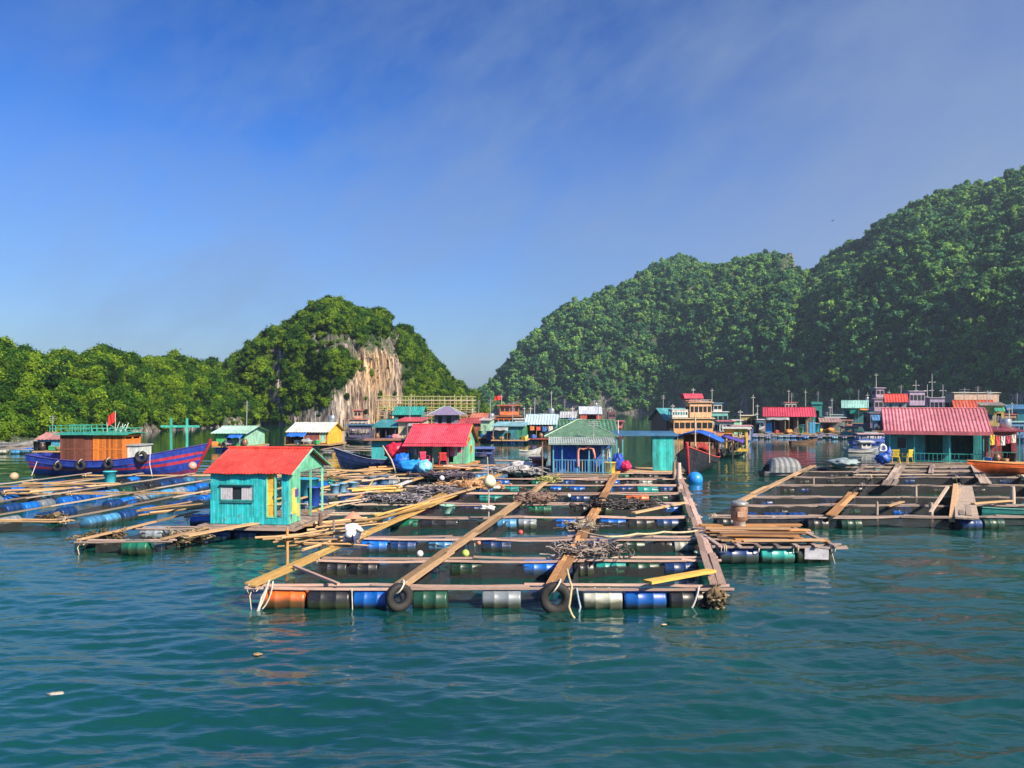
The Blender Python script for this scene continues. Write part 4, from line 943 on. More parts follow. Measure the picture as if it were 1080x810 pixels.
# ================================================================== boats
def boat(name,label,loc,yaw,L,B,fs,fm,fb,hull,stripe=None,bottom=None,stem=None,gun=None,deck=None,cabins=(),cat='boat',group=None,stripes=((.45,.55),(.72,.80)),raft_like=False,transom=.72,nst=22,draft=.35,detail=True,inner=.35):
    """x runs from stern to bow; fs, fm, fb = freeboard at stern, middle, bow"""
    root=thing(name,label,cat,(loc[0],loc[1],0),math.radians(yaw),group)
    def hb(s): return B/2*(transom+(1-transom)*min(1,s/.35))*(1-max(0,(s-.45)/.55)**2.1)*1.0 if s<1 else 0.012
    def sh(s): return fm+(fs-fm)*max(0,1-s/.4)**2+(fb-fm)*max(0,(s-.35)/.65)**2.2
    def kl(s): return -draft*(1-max(0,(s-.7)/.3)**3)+max(0,(s-.9)/.1)*0.05
    def xo(s,k): return s*L+(.10*L*k*max(0,(s-.75)/.25)**2)-(.03*L*k*(1-s)**6)
    K=[0,.12,.25,.38,.5,.6,.7,.8,.88,.94,1.0]
    cols=[]; V=[]
    for i in range(nst+1):
        s=i/nst
        for side in(-1,1):
            for k in K:
                z=kl(s)+(sh(s)-kl(s))*k; fl=(1-(1-k)**2.4)*.88+.12*k
                V.append((xo(s,k),side*max(.012,hb(s)*fl),z))
    W=2*len(K); nk=len(K); F_=[];M=[]
    wl=.30
    for i in range(nst):
        for sd_ in range(2):
            for j in range(nk-1):
                a=i*W+sd_*nk+j; f=(a,a+W,a+W+1,a+1)
                F_.append(f if sd_==0 else f[::-1]); kk=(K[j]+K[j+1])/2
                M.append(2 if kk<wl else (1 if any(p<=kk<=q for p,q in stripes) else 0))
    F_.append(tuple(range(nk-1,-1,-1))+tuple(range(nk,2*nk))); M.append(0)
    mb=MB()
    for f,m in zip(F_,M): mb.f.append(list(f)); mb.m.append(m); mb.t.append(.6); mb.sm.append(False); mb.uv.append([(V[a][0],V[a][2]) for a in f])
    mb.v=V
    # inner side of the bulwark and deck
    t_=.05
    for i in range(nst):
        for sgn in(-1,1):
            q=[]
            for ii in(i,i+1):
                s=ii/nst; y=max(.01,hb(s)-t_); x=xo(s,1); z=sh(s); q.append([(x,sgn*max(.012,hb(s)),z),(x,sgn*y,z+.004),(x,sgn*y,z-inner)])
            mb.add([q[0][0],q[1][0],q[1][1],q[0][1]],[(0,1,2,3)],0,.8); mb.add([q[0][1],q[1][1],q[1][2],q[0][2]],[(0,1,2,3)],0,.4)
    mb.build('hull',[paint(hull,.42,.3),paint(stripe or hull,.42,.3),paint(bottom or stripe or hull,.5,.5)],root)
    mb=MB()
    for i in range(nst):
        s0,s1=i/nst,(i+1)/nst; y0,y1=max(.01,hb(s0)-t_),max(.01,hb(s1)-t_)
        mb.add([(xo(s0,1),-y0,sh(s0)-inner+.01),(xo(s1,1),-y1,sh(s1)-inner+.01),(xo(s1,1),y1,sh(s1)-inner+.01),(xo(s0,1),y0,sh(s0)-inner+.01)],[(0,1,2,3)],0,.5)
    mb.build('deck',deck or W_TAN,root)
    for sgn in(-1,1):
        mb=MB(); mb.tube([(xo(i/nst,1),sgn*max(.012,hb(i/nst)+.02),sh(i/nst)+.02) for i in range(nst+1)],.04 if L>7 else .03,6); mb.build('gunwale',paint(gun or stripe or hull),root)
    if stem:
        mb=MB(); pts=[(xo(1,k)+.03,0,kl(1)+(sh(1)-kl(1))*k) for k in(0,.25,.5,.75,1)]+[(xo(1,1)+.10*fb*.5,0,sh(1)+.28*fb*.5)]; mb.tube(pts,[.07,.08,.10,.12,.13,.10] if L>7 else .05,8); mb.build('stem_post',paint(stem),root)
    for c in cabins: cabin(root,c,sh,inner)
    return root,sh,hb,xo
def cabin(root,c,sh=None,inner=0):
    x0,x1=c['x']; w=c['w']; z0=c.get('z',(sh((x0+x1)/2/12)-inner) if sh else 0); h=c['h']; T=.06; z1=z0+h
    mb=MB(); nb=c.get('bays',3); wt=c.get('wt',.62); wb=c.get('wb',.35); openr=c.get('open',False)
    side=[]
    # side walls built as sill band, header band and posts, so the windows are real openings
    for sgn in(-1,1):
        y=sgn*(w/2-T/2)
        mb.box(((x0+x1)/2,y,z0+h*wb/2),(x1-x0,T,h*wb),t=.6); mb.box(((x0+x1)/2,y,z1-h*(1-wt-.12)/2),(x1-x0,T,h*(1-wt-.12)),t=.6)
        for i in range(nb+1):
            x=x0+(x1-x0)*i/nb; mb.box((min(x1-.05,max(x0+.05,x)),y,z0+h*(wb+wt+.12)/2),(.12,T*1.02,h*(wt+.12-wb)),t=.8)
    for x in(x0,x1):
        xx=x+(T/2 if x==x0 else -T/2)
        mb.box((xx,0,z0+h*wb/2),(T,w-2*T,h*wb),t=.6); mb.box((xx,0,z1-h*(1-wt-.12)/2),(T,w-2*T,h*(1-wt-.12)),t=.6)
        for q in(-.5,0,.5): mb.box((xx,q*(w-3*T),z0+h*(wb+wt+.12)/2),(T*1.02,.10,h*(wt+.12-wb)),t=.8)
    if x1-x0<9 and nb==1:
        for sgn in(-1,1):
            x=x0+.1
            while x<x1-.05: mb.box((x,sgn*(w/2+.012),z0+h/2),(.13,.022,h-.02),t=random.random()); x+=.17
            mb.box(((x0+x1)/2,sgn*(w/2+.03),z0+h*.55),(x1-x0,.02,.06),t=.9); mb.box(((x0+x1)/2,sgn*(w/2+.03),z0+.06),(x1-x0,.02,.08),t=.2)
    cb=mb.build(c.get('name','cabin'),c.get('mat') or paint(c['c']),root)
    if not openr:
        for sgn in(-1,1):
            for i in range(nb):
                xa=x0+(x1-x0)*i/nb+.08; xb=x0+(x1-x0)*(i+1)/nb-.08; g=MB(); g.box(((xa+xb)/2,sgn*(w/2-T),z0+h*(wb+wt+.12)/2),(xb-xa,.02,h*(wt+.12-wb))); g.build('window',glass_dark(),cb)
    o=c.get('over',.3); mb=MB(); n=8; A=[]; cam_=c.get('camber',.12)
    for i in range(n+1):
        q=-1+2*i/n; y=q*(w/2+o); z=z1+.04+cam_*(1-q*q); A.append((y,z))
    top=[(x,y,z) for x in(x0-o,x1+o) for y,z in A]; bot=[(x,y,z-.06) for x,y,z in top]; N=n+1
    fs=[(i,i+N,i+N+1,i+1) for i in range(n)]+[(2*N+i,2*N+i+1,2*N+i+N+1,2*N+i+N) for i in range(n)]+[(i,i+1,2*N+i+1,2*N+i) for i in range(n)]+[(N+i,2*N+N+i,2*N+N+i+1,N+i+1) for i in range(n)]+[(0,2*N,3*N,N),(n,N+n,3*N+n,2*N+n)]
    mb.add(top+bot,fs,0,.6); rf=mb.build('cabin_roof',paint(c['roof'],.45,.4),root)
    if c.get('rail'):
        mb=MB(); hr=.45
        for sgn in(-1,1):
            for zz in(.22,.45): mb.beam((x0,sgn*w/2,z1+zz),(x1,sgn*w/2,z1+zz),.035,.035)
            for i in range(7): mb.beam((x0+(x1-x0)*i/6,sgn*w/2,z1),(x0+(x1-x0)*i/6,sgn*w/2,z1+hr),.035,.035)
        for x in(x0,x1): mb.beam((x,-w/2,z1+.45),(x,w/2,z1+.45),.035,.035)
        mb.build('roof_railing',paint(c['rail']),rf)
def mast(root,x,y,z0,z1,c=(.6,.6,.6),r=.05,arms=(),name='mast',stays=()):
    mb=MB(); mb.tube([(x,y,z0),(x,y,z1)],[r,r*.6],8)
    for z,l in arms: mb.beam((x,y-l,z),(x,y+l,z),r,r); mb.beam((x-l,y,z),(x+l,y,z),r,r)
    for (a,b,c_) in stays: mb.tube([(x,y,z1*.96),(a,b,c_)],.012,4)
    return mb.build(name,plain(c,.5),root)
def tyre(label,loc,rz=0,R=.36,group='old tyres hung as fenders',tilt=0,rope=True):
    mb=MB(); r=R*.30; prof=[]
    n=14
    ring=[]
    for j in range(n+1):
        a=2*PI*j/n; rr=R-r*1.0+ r*math.cos(a)*.95; yy=r*.85*math.sin(a)
        if math.cos(a)>.6: rr=R-.015
        prof.append((rr,yy))
    vs=[];fs=[];m=28
    for i in range(m):
        th=2*PI*i/m
        for j in range(n):
            rr,yy=prof[j]
            if abs(math.sin(2*PI*j/n))<.75 and math.cos(2*PI*j/n)>0 and i%2: rr-=.018
            if math.cos(2*PI*j/n)<-.7: rr+=.0
            vs.append((rr*math.cos(th),yy,rr*math.sin(th)))
    for i in range(m):
        for j in range(n): 
            a=i*n+j;b=i*n+(j+1)%n;c=((i+1)%m)*n+(j+1)%n;d=((i+1)%m)*n+j; fs.append((a,b,c,d))
    mb.add(vs,fs,0,.5,smooth=True)
    o=mb.build('tyre',plain((.022,.021,.022),.75,var=.5)); o.location=loc; o.rotation_euler=(tilt,0,rz)
    tag(o,label,'tyre',group)
    if rope:
        mb=MB(); mb.tube([(R*.3*math.sin(a),R*.42*math.cos(a)-.02,R*.72+R*.42*math.sin(a*1)) for a in [2*PI*k/12 for k in range(12)]],.022,6,closed=True); mb.build('rope_loop',plain((.62,.58,.48),.9),o)
    return o
# --- the blue fishing boat on the left
Yb=57
bx0=(42-CX)/F*Yb
L_=(208-42)/F*Yb
r,sh,hb,xo=boat('fishing_boat','large blue and purple fishing boat with red stripes and a brown and orange cabin',(bx0,Yb),-3,L_,3.0,1.6,1.15,2.4,(.015,.05,.40),stripe=(.50,.03,.07),bottom=(.20,.02,.10),stem=(.60,.02,.04),gun=(.10,.06,.34),cabins=[],cat='fishing boat',stripes=((.46,.55),(.68,.77)),inner=.45)
def px_x(px,Y): return (px-CX)/F*Y-bx0
zc0=.7; zr1=HC-(457-HY)/F*Yb
cabin(r,{'x':(px_x(74,Yb),px_x(108,Yb)),'w':2.1,'z':zc0,'h':zr1-zc0-.05,'mat':wood((.24,.075,.05),(.08,.03,.02)),'roof':(.03,.38,.28),'bays':1,'wb':.86,'wt':.80,'over':.28,'name':'cabin'})
cabin(r,{'x':(px_x(109,Yb),px_x(143,Yb)),'w':2.2,'z':zc0,'h':zr1-zc0-.05,'mat':wood((.72,.22,.03),(.28,.07,.015)),'roof':(.03,.36,.25),'bays':1,'wb':.86,'wt':.80,'over':.30,'rail':(.05,.42,.32),'name':'wheelhouse'})
mb=MB(); zz=zr1+.12
for sgn in(-1,1):
    for h_ in(.25,.5): mb.beam((px_x(64,Yb),sgn*1.15,zz+h_),(px_x(106,Yb),sgn*1.15,zz+h_),.05,.05)
    for i in range(8): mb.beam((px_x(64+6*i,Yb),sgn*1.15,zz-.1),(px_x(64+6*i,Yb),sgn*1.15,zz+.5),.045,.045)
mb.build('roof_railing',paint((.04,.40,.30)),r)
mb=MB(); mb.box((px_x(150,Yb),0,1.5),(.9,1.7,1.5)); mb.box((px_x(150,Yb),0,2.3),(1.1,1.9,.10)); mb.build('white_locker',paint((.50,.56,.56)),r)
mb=MB()
for px in(184,201):
    mb.beam((px_x(px,Yb),0,1.4),(px_x(px,Yb),0,HC-(441-HY)/F*Yb),.13,.13)
mb.beam((px_x(173,Yb),0,HC-(449.5-HY)/F*Yb),(px_x(214,Yb),0,HC-(449.5-HY)/F*Yb),.10,.16)
mb.build('mooring_frame',paint((.05,.50,.40)),r)
mast(r,px_x(124,Yb),0,zr1,HC-(433-HY)/F*Yb,(.5,.5,.45),.03)
mb=MB(); x=px_x(124,Yb); z=HC-(433-HY)/F*Yb; n=6; vs=[]
for i in range(n+1):
    for j in range(5): vs.append((x-.04-.13*i*.62,.07*math.sin(i*1.5+j*.4)*i/n,z-.05-j*.19-.10*i*.6-.03*math.sin(i)))
mb.add(vs,[(i*5+j,(i+1)*5+j,(i+1)*5+j+1,i*5+j+1) for i in range(n) for j in range(4)],0,.6)
fl=mb.build('flag',plain((.68,.02,.02),.8,var=.15),r); fl.modifiers.new('thickness','SOLIDIFY').thickness=.012
# paler antenna clutter on the roof
mb=MB()
for k in range(9):
    x=px_x(118+random.random()*30,Yb); mb.tube([(x,random.uniform(-.8,.8),zr1+.1),(x+random.uniform(-.2,.2),random.uniform(-.6,.6),zr1+.35+random.random()*.6)],.03,5)
mb.build('roof_poles',paint((.45,.60,.55)),r)
mb=MB(); mb.tube([(px_x(172,Yb),-1.35,2.0),(px_x(174,Yb),-1.7,1.0),(px_x(179,Yb),-2.0,.1)],.025,6); mb.tube([(px_x(50,Yb),-1.0,1.3),(px_x(49,Yb),-1.6,.1)],.025,6); mb.build('mooring_line',plain((.6,.58,.5),.9),r)
ca,sa=math.cos(math.radians(-3)),math.sin(math.radians(-3))
for px,py,R,d in ((75,492,.36,'near the stern of the blue boat'),(101,491,.40,'under the brown cabin of the blue boat'),(130,489,.38,'under the orange cabin of the blue boat'),(162,482,.46,'at the shoulder of the blue boat, largest of the four')):
    lx=px_x(px,Yb); s=min(1,lx/L_); y=-(hb(s)+.16); wxx=bx0+lx*ca-y*sa; wyy=Yb+lx*sa+y*ca; Zz=HC-(py-HY)/F*wyy
    tyre('black tyre '+d,(wxx,wyy,Zz),math.radians(-3),R,'tyres along the blue fishing boat')
# --- dark hull work boat left of the pink roofed hut
def B2(px,py,z=0): p=G(px,py,z); return (p.x,p.y)
p=B2(426,497)
r,sh,hb,xo=boat('work_boat','dark navy work boat with a turquoise cabin side and a long brown roof',(p[0],p[1]+3.0),186,5.6,2.4,.9,.8,1.7,(.012,.025,.12),stripe=(.02,.05,.2),bottom=(.01,.02,.06),gun=(.25,.3,.4),cabins=[{'x':(-.3,3.0),'w':2.2,'z':.5,'h':1.9,'c':(.02,.38,.42),'roof':(.34,.15,.06),'over':.6,'bays':2,'camber':.05,'wb':.7,'wt':.6}],inner=.3)
# --- long grey tipped boat and red boats in the distance
def far_boat(label,px0,px1,Y,yaw,cabs,hull,fs=.9,fm=.8,fb=1.8,B=3.0,stripe=None,name='fishing_boat',stem=None,masts=(),mastc=(.65,.65,.62),group='fishing boats moored across the bay',flag=None,cat='fishing boat',arms=((0.9,.35),),zs=1.25):
    fs,fm,fb=fs*(1+(zs-1)*.4),fm*(1+(zs-1)*.4),fb*(1+(zs-1)*.4)
    X0=(px0-CX)/F*Y; X1=(px1-CX)/F*Y; L=abs(X1-X0)/max(.3,abs(math.cos(math.radians(yaw)))); rt,sh,hb,xo=boat(name,label,(X0 if abs(yaw)<90 else X1,Y),yaw,L*.93,B,fs,fm,fb,hull,stripe=stripe or hull,stem=stem or stripe or hull,cat=cat,group=group)
    for c in cabs:
        z0=c['z']*zs if 'z' in c else fm-.35
        h_=(c['z']+c['h'])*zs-z0 if 'z' in c else (.45+c['h'])*zs-z0
        cabin(rt,dict(c,x=(c['x'][0]*L,c['x'][1]*L),z=z0,h=h_))
    for (q,z0,z1) in masts: mast(rt,q*L,0,z0,z1,mastc,.07,arms=[(z0+(z1-z0)*a,b) for a,b in arms])
    if flag:
        q,z=flag; mb=MB(); vs=[]
        for i in range(7):
            for j in range(4): vs.append((q*L-.05-i*.24,.12*math.sin(i*1.3+j*.5),z-j*.3-.05*i))
        mb.add(vs,[(i*4+j,i*4+4+j,i*4+5+j,i*4+j+1) for i in range(6) for j in range(3)],0,.6); f=mb.build('flag',plain((.68,.03,.02),.8,var=.1),rt); f.modifiers.new('t','SOLIDIFY').thickness=.02
    return rt
OR=(.78,.17,.03)
far_boat('orange decked fishing boat with a red flag, its orange wheelhouse above the teal waterside hut',508,558,165,3,[{'x':(.12,.80),'w':2.8,'h':1.9,'c':OR,'roof':(.55,.20,.10),'bays':6,'over':.5},{'x':(.38,.78),'w':2.4,'z':2.6,'h':1.6,'c':OR,'roof':(.66,.16,.05),'bays':4,'over':.6}],(.28,.07,.05),masts=[(.42,3,7.6),(.9,1,5)],flag=(.42,7.5),stripe=(.6,.15,.1))
far_boat('reddish brown low fishing boat moored left of the orange one',486,526,178,4,[{'x':(.2,.8),'w':2.8,'h':1.9,'c':(.42,.13,.08),'roof':(.45,.10,.06),'bays':6,'over':.4}],(.22,.05,.04),masts=[(.3,2,4.6)])
far_boat('white and orange ferry boat with people rails just right of the orange boat',540,566,150,2,[{'x':(.1,.85),'w':2.4,'h':1.6,'c':(.62,.55,.50),'roof':(.70,.66,.60),'bays':5,'over':.3}],(.6,.10,.05),masts=[(.75,2,5)],stripe=(.7,.3,.1))
far_boat('small red fishing boat with a raised prow beside the little grey roofed hut',632,658,160,3,[{'x':(.1,.9),'w':2.0,'h':1.1,'c':(.60,.12,.10),'roof':(.64,.14,.12),'bays':4,'over':.5},{'x':(.35,.65),'w':1.3,'z':1.9,'h':1.1,'c':(.12,.06,.08),'roof':(.2,.06,.08),'bays':2,'over':.1}],(.10,.05,.06),masts=[(.45,2,5)])
far_boat('tall cream and orange fishing boat with a pink top roof and white rails',706,752,128,2,[{'x':(.05,.95),'w':3.0,'h':2.0,'c':(.70,.36,.14),'roof':(.70,.55,.34),'bays':7,'over':.3},{'x':(.42,.92),'w':2.8,'z':2.6,'h':2.0,'c':(.76,.42,.22),'roof':(.72,.40,.20),'bays':5,'over':.3,'rail':(.7,.7,.7)},{'x':(.34,.70),'w':2.2,'z':4.8,'h':.35,'c':(.6,.2,.15),'roof':(.60,.06,.10),'bays':3,'over':.3,'camber':.8},{'x':(.02,.38),'w':2.8,'z':2.6,'h':1.0,'c':(.66,.64,.62),'roof':(.62,.56,.48),'bays':6,'over':.05,'open':True}],(.45,.20,.08),masts=[(.55,5,8.2),(.08,2,5.5)])
far_boat('navy hulled passenger boat with a pink roof and mint stern cabin in the centre cluster',752,781,118,2,[{'x':(.15,.62),'w':2.6,'h':1.8,'c':(.62,.60,.60),'roof':(.60,.14,.16),'bays':4,'over':.5},{'x':(.66,.95),'w':2.6,'h':1.9,'c':(.25,.62,.42),'roof':(.55,.55,.50),'bays':2,'wb':.7,'wt':.5}],(.015,.04,.16),stripe=(.03,.12,.3))
far_boat('yellow and brown fishing boat with a tall white mast, right of the navy passenger boat',777,801,135,4,[{'x':(.1,.75),'w':2.4,'h':2.3,'c':(.36,.28,.10),'roof':(.55,.52,.38),'bays':3,'over':.3}],(.10,.09,.10),masts=[(.74,2,7.2),(.9,1,4)])
far_boat('grey canopied boat with brown crates between the teal hut and the pale teal roof',866,890,146,3,[{'x':(.08,.92),'w':2.6,'h':1.9,'c':(.22,.16,.16),'roof':(.42,.46,.46),'bays':4,'over':.3,'open':True}],(.03,.14,.14),stripe=(.3,.4,.4),masts=[(.4,2,5.2)])
far_boat('dark fishing boat with a lilac bridge tower beside the pale teal roof',913,938,158,2,[{'x':(.05,.95),'w':2.8,'h':2.0,'c':(.09,.06,.12),'roof':(.30,.22,.32),'bays':4},{'x':(.25,.80),'w':2.4,'z':2.7,'h':1.7,'c':(.32,.22,.32),'roof':(.42,.30,.40),'bays':3},{'x':(.35,.70),'w':1.8,'z':4.6,'h':1.3,'c':(.36,.26,.36),'roof':(.50,.40,.48),'bays':2}],(.05,.04,.09),masts=[(.45,8,12),(.08,2,8)],zs=1.5)
far_boat('lilac fishing trawler with masts and crossed derricks, highest masts on the right',952,1003,170,2,[{'x':(.05,.5),'w':3.0,'h':2.4,'c':(.24,.19,.32),'roof':(.40,.34,.46),'bays':5},{'x':(.08,.4),'w':2.6,'z':3.2,'h':1.9,'c':(.34,.26,.40),'roof':(.46,.38,.50),'bays':4},{'x':(.5,.95),'w':2.8,'z':2.0,'h':2.2,'c':(.28,.22,.36),'roof':(.40,.34,.44),'bays':5,'open':True}],(.07,.06,.14),fm=1.4,fb=2.6,masts=[(.62,3,12.4),(.52,3,10),(.28,5,11),(.85,3,10)],zs=1.65,arms=((.80,.8),(.6,.4)))
far_boat('long cream barge with a flat top and brown window bays above the orange red roof',1000,1050,152,1,[{'x':(.03,.97),'w':3.2,'z':1.3,'h':2.4,'c':(.50,.34,.26),'roof':(.66,.62,.48),'bays':8,'over':.3,'wb':.25,'wt':.5}],(.20,.16,.14),fm=1.8,fb=2.2,name='barge',cat='barge',zs=2.1)
far_boat('small boat under a blue and white canopy just behind the big pink roof',966,990,92,2,[{'x':(.1,.9),'w':2.2,'z':.9,'h':1.1,'c':(.04,.12,.50),'roof':(.50,.56,.66),'bays':3,'open':True,'camber':.3}],(.03,.06,.2),name='covered_boat',cat='boat',zs=1.1)
far_boat('small boat under a tan canopy just behind the big pink roof',987,1013,88,2,[{'x':(.05,.95),'w':2.2,'z':.9,'h':.9,'c':(.45,.30,.12),'roof':(.62,.46,.24),'bays':3,'open':True,'camber':.35}],(.15,.1,.06),name='covered_boat',cat='boat',zs=1.1)
far_boat('blue boat with a white cabin at the right edge beyond the yellow hut',1056,1084,112,2,[{'x':(.1,.8),'w':2.6,'h':1.8,'c':(.05,.20,.42),'roof':(.25,.5,.5),'bays':4}],(.03,.05,.22),masts=[(.3,2,5)])
far_boat('small white boat with a blue stripe moored ahead of the far barrel raft',893,931,84,3,[{'x':(.35,.62),'w':1.2,'z':.5,'h':.7,'c':(.5,.5,.5),'roof':(.6,.6,.58),'bays':2}],(.50,.50,.46),stripe=(.04,.12,.42),B=1.7,fs=.5,fm=.42,fb=.8,name='rowing_boat',cat='boat',zs=1,group='small boats by the big pink roofed house')
far_boat('small blue boat with a pinkish awning moored behind the white one',898,932,101,2,[{'x':(.15,.9),'w':1.5,'z':.45,'h':1.0,'c':(.04,.10,.45),'roof':(.55,.35,.34),'bays':3,'open':True}],(.03,.09,.48),B=1.8,fs=.5,fm=.45,fb=.8,name='rowing_boat',cat='boat',zs=1,group='small boats by the big pink roofed house')
far_boat('low grey wooden boat on the left shore, beyond the distant raft',0,38,97,2,[],(.30,.30,.32),B=1.8,fs=.5,fm=.4,fb=.9,name='rowing_boat',cat='boat',zs=1)
far_boat('dark blue canopied boat beyond the dark open hut at the cliff foot',366,394,104,3,[{'x':(.1,.9),'w':2.2,'h':1.6,'c':(.08,.07,.16),'roof':(.06,.16,.24),'bays':3,'open':True}],(.06,.06,.10),group='fishing boats moored across the bay')
far_boat('low boat with a blue cover and red floats moored behind the pink roofed hut',498,522,76,4,[{'x':(.15,.85),'w':1.6,'z':.4,'h':.55,'c':(.05,.1,.4),'roof':(.10,.16,.46),'bays':2}],(.05,.05,.14),B=1.8,fs=.6,fm=.5,fb=1.0,name='rowing_boat',cat='boat',zs=1)

far_boat('low white hulled boat with a blue cabin left of the open pink roofed shed',786,812,150,3,[{'x':(.15,.7),'w':2.2,'h':1.5,'c':(.10,.25,.45),'roof':(.55,.56,.55),'bays':3}],(.50,.50,.50),stripe=(.4,.1,.1),masts=[(.5,2,5.5)])
far_boat('dark green boat with crates and a short mast behind the grey canopied boat',872,900,176,3,[{'x':(.1,.5),'w':2.4,'h':2.0,'c':(.10,.20,.18),'roof':(.3,.4,.4),'bays':3},{'x':(.55,.9),'w':2.0,'h':1.0,'c':(.4,.14,.1),'roof':(.5,.2,.14),'bays':2}],(.04,.10,.09),masts=[(.2,2,7)])
far_boat('blue cabin boat with an orange stripe, second from the left of the lilac trawler',930,956,182,2,[{'x':(.1,.8),'w':2.6,'h':2.3,'c':(.18,.16,.26),'roof':(.45,.40,.42),'bays':4},{'x':(.2,.55),'w':2.2,'z':3.0,'h':1.8,'c':(.30,.26,.34),'roof':(.5,.46,.48),'bays':3}],(.05,.06,.16),stripe=(.5,.2,.08),masts=[(.3,3,9),(.8,2,6)])
far_boat('brown trawler with a red bridge roof right of the cream barge',1044,1074,165,2,[{'x':(.1,.8),'w':2.6,'h':2.2,'c':(.30,.18,.12),'roof':(.5,.12,.08),'bays':4}],(.10,.07,.08),masts=[(.3,3,8),(.8,2,6)])
far_boat('small teal boat with a red canopy moored ahead of the pale teal roof',884,908,124,3,[{'x':(.2,.8),'w':1.6,'z':.5,'h':1.3,'c':(.05,.3,.3),'roof':(.5,.12,.10),'bays':2,'open':True}],(.04,.28,.30),B=2,fs=.6,fm=.5,fb=1.0,name='rowing_boat',cat='boat',zs=1)
far_boat('low white boat tied along the far barrel raft, under the pale teal roof',904,930,112,2,[{'x':(.3,.7),'w':1.2,'z':.5,'h':.7,'c':(.5,.5,.5),'roof':(.3,.45,.5),'bays':2}],(.55,.56,.54),B=1.8,fs=.6,fm=.5,fb=.9,name='rowing_boat',cat='boat',zs=1)
far_boat('dark red boat moored between the pale blue roof and the green hipped roof',588,614,128,3,[{'x':(.1,.7),'w':2.2,'h':1.5,'c':(.35,.10,.08),'roof':(.5,.5,.5),'bays':3}],(.20,.05,.05),masts=[(.6,2,5)])
far_boat('brown boat under a grey cover between the teal roof hut and the brown plank roof',440,470,100,3,[{'x':(.1,.9),'w':2.2,'h':1.4,'c':(.2,.12,.10),'roof':(.35,.34,.38),'bays':4,'open':True}],(.12,.08,.07))
far_boat('white cabin boat with a brown roof in front of the pale cliff',366,392,132,3,[{'x':(.15,.8),'w':2.4,'h':1.8,'c':(.50,.44,.40),'roof':(.45,.16,.10),'bays':4},{'x':(.3,.6),'w':1.8,'z':2.4,'h':1.1,'c':(.55,.30,.22),'roof':(.55,.14,.10),'bays':2}],(.25,.20,.18))
far_boat('blue hulled boat with a pink awning right of the yellow pillared boat',768,794,104,3,[{'x':(.1,.8),'w':2.2,'h':1.5,'c':(.42,.30,.26),'roof':(.5,.24,.26),'bays':3,'open':True}],(.02,.08,.30),masts=[(.5,2,4.6)])
far_boat('grey tin boat with a tall thin mast at the far left of the mountain foot',566,592,190,2,[{'x':(.1,.7),'w':2.4,'h':2.0,'c':(.3,.3,.32),'roof':(.5,.5,.52),'bays':3}],(.12,.12,.14),masts=[(.6,3,9)])
far_boat('teal and white boat half hidden behind the tall cream and orange boat',742,772,165,2,[{'x':(.1,.8),'w':2.6,'h':2.3,'c':(.15,.45,.42),'roof':(.6,.6,.58),'bays':4},{'x':(.3,.6),'w':2.2,'z':2.7,'h':1.4,'c':(.5,.5,.48),'roof':(.1,.3,.45),'bays':2}],(.03,.12,.2),masts=[(.3,4,9)],zs=1.4)
far_boat('rust red trawler half hidden behind the open pink roofed shed',822,862,178,2,[{'x':(.05,.6),'w':2.8,'h':2.6,'c':(.36,.12,.08),'roof':(.5,.45,.4),'bays':4},{'x':(.1,.4),'w':2.2,'z':3.0,'h':1.4,'c':(.5,.46,.42),'roof':(.5,.15,.1),'bays':3}],(.2,.06,.05),masts=[(.7,3,9),(.25,5,9)],zs=1.35)
far_boat('blue fishing boat with an orange cabin behind the yellow walled hut',1018,1052,140,2,[{'x':(.1,.7),'w':2.6,'h':2.3,'c':(.65,.28,.06),'roof':(.4,.4,.4),'bays':4}],(.03,.08,.35),masts=[(.8,3,8)],zs=1.4)
far_boat('low brown skiff floating in front of the far barrel raft',834,862,104,3,[],(.16,.09,.05),B=1.4,fs=.4,fm=.3,fb=.7,name='rowing_boat',cat='boat',zs=1)
far_boat('low white skiff in the dark water between the teal hut and the blue house',548,570,82,-4,[],(.55,.55,.55),B=1.3,fs=.4,fm=.32,fb=.7,name='rowing_boat',cat='boat',zs=1)
far_boat('small brown skiff with a red cloth cover left of the balustraded blue house',556,576,64,5,[{'x':(.3,.7),'w':1.0,'z':.35,'h':.4,'c':(.5,.06,.06),'roof':(.55,.08,.08),'bays':1}],(.18,.1,.06),B=1.3,fs=.4,fm=.32,fb=.7,name='rowing_boat',cat='boat',zs=1)
# --- boat with its red stem towards us, right of the shelter
p=B2(727,503)
r,sh,hb,xo=boat('fishing_boat','black hulled boat with a bright red stem pointing at the viewer, under a blue tarpaulin',(p[0]+4.3,p[1]+12.4),-109.5,12.6,3.3,1.2,1.0,2.25,(.015,.016,.03),stripe=(.02,.02,.035),bottom=(.012,.012,.02),stem=(.62,.03,.07),gun=(.66,.07,.07),cat='fishing boat',inner=.4,
  cabins=[{'x':(1.0,5.0),'w':2.6,'z':.7,'h':2.0,'c':(.16,.07,.05),'roof':(.55,.22,.06),'bays':3,'over':.4,'open':True}])
mb=MB(); 
for k in range(2):
    pass
n=10; vs=[]
for i in range(n+1):
    for j in range(9):
        q=j/8*2-1; vs.append((4.6+i*.52,q*2.1,3.2-abs(q)**1.6*.75-.12*math.sin(i*1.9)**2+.08*noise.noise(Vector((i*.6,j*.7,1)))))
mb.add(vs,[(i*9+j,(i+1)*9+j,(i+1)*9+j+1,i*9+j+1) for i in range(n) for j in range(8)],0,.6,smooth=True)
f=mb.build('tarpaulin',plain((.02,.13,.62),.5,var=.35,scale=1.5),r); f.modifiers.new('t','SOLIDIFY').thickness=.03
n=6; mb=MB(); vs=[]
for i in range(n+1):
    for j in range(7):
        q=j/6; vs.append((2.2+i*.55,1.9+q*1.6,2.75-q*.5-.10*math.sin(i*2.2)**2))
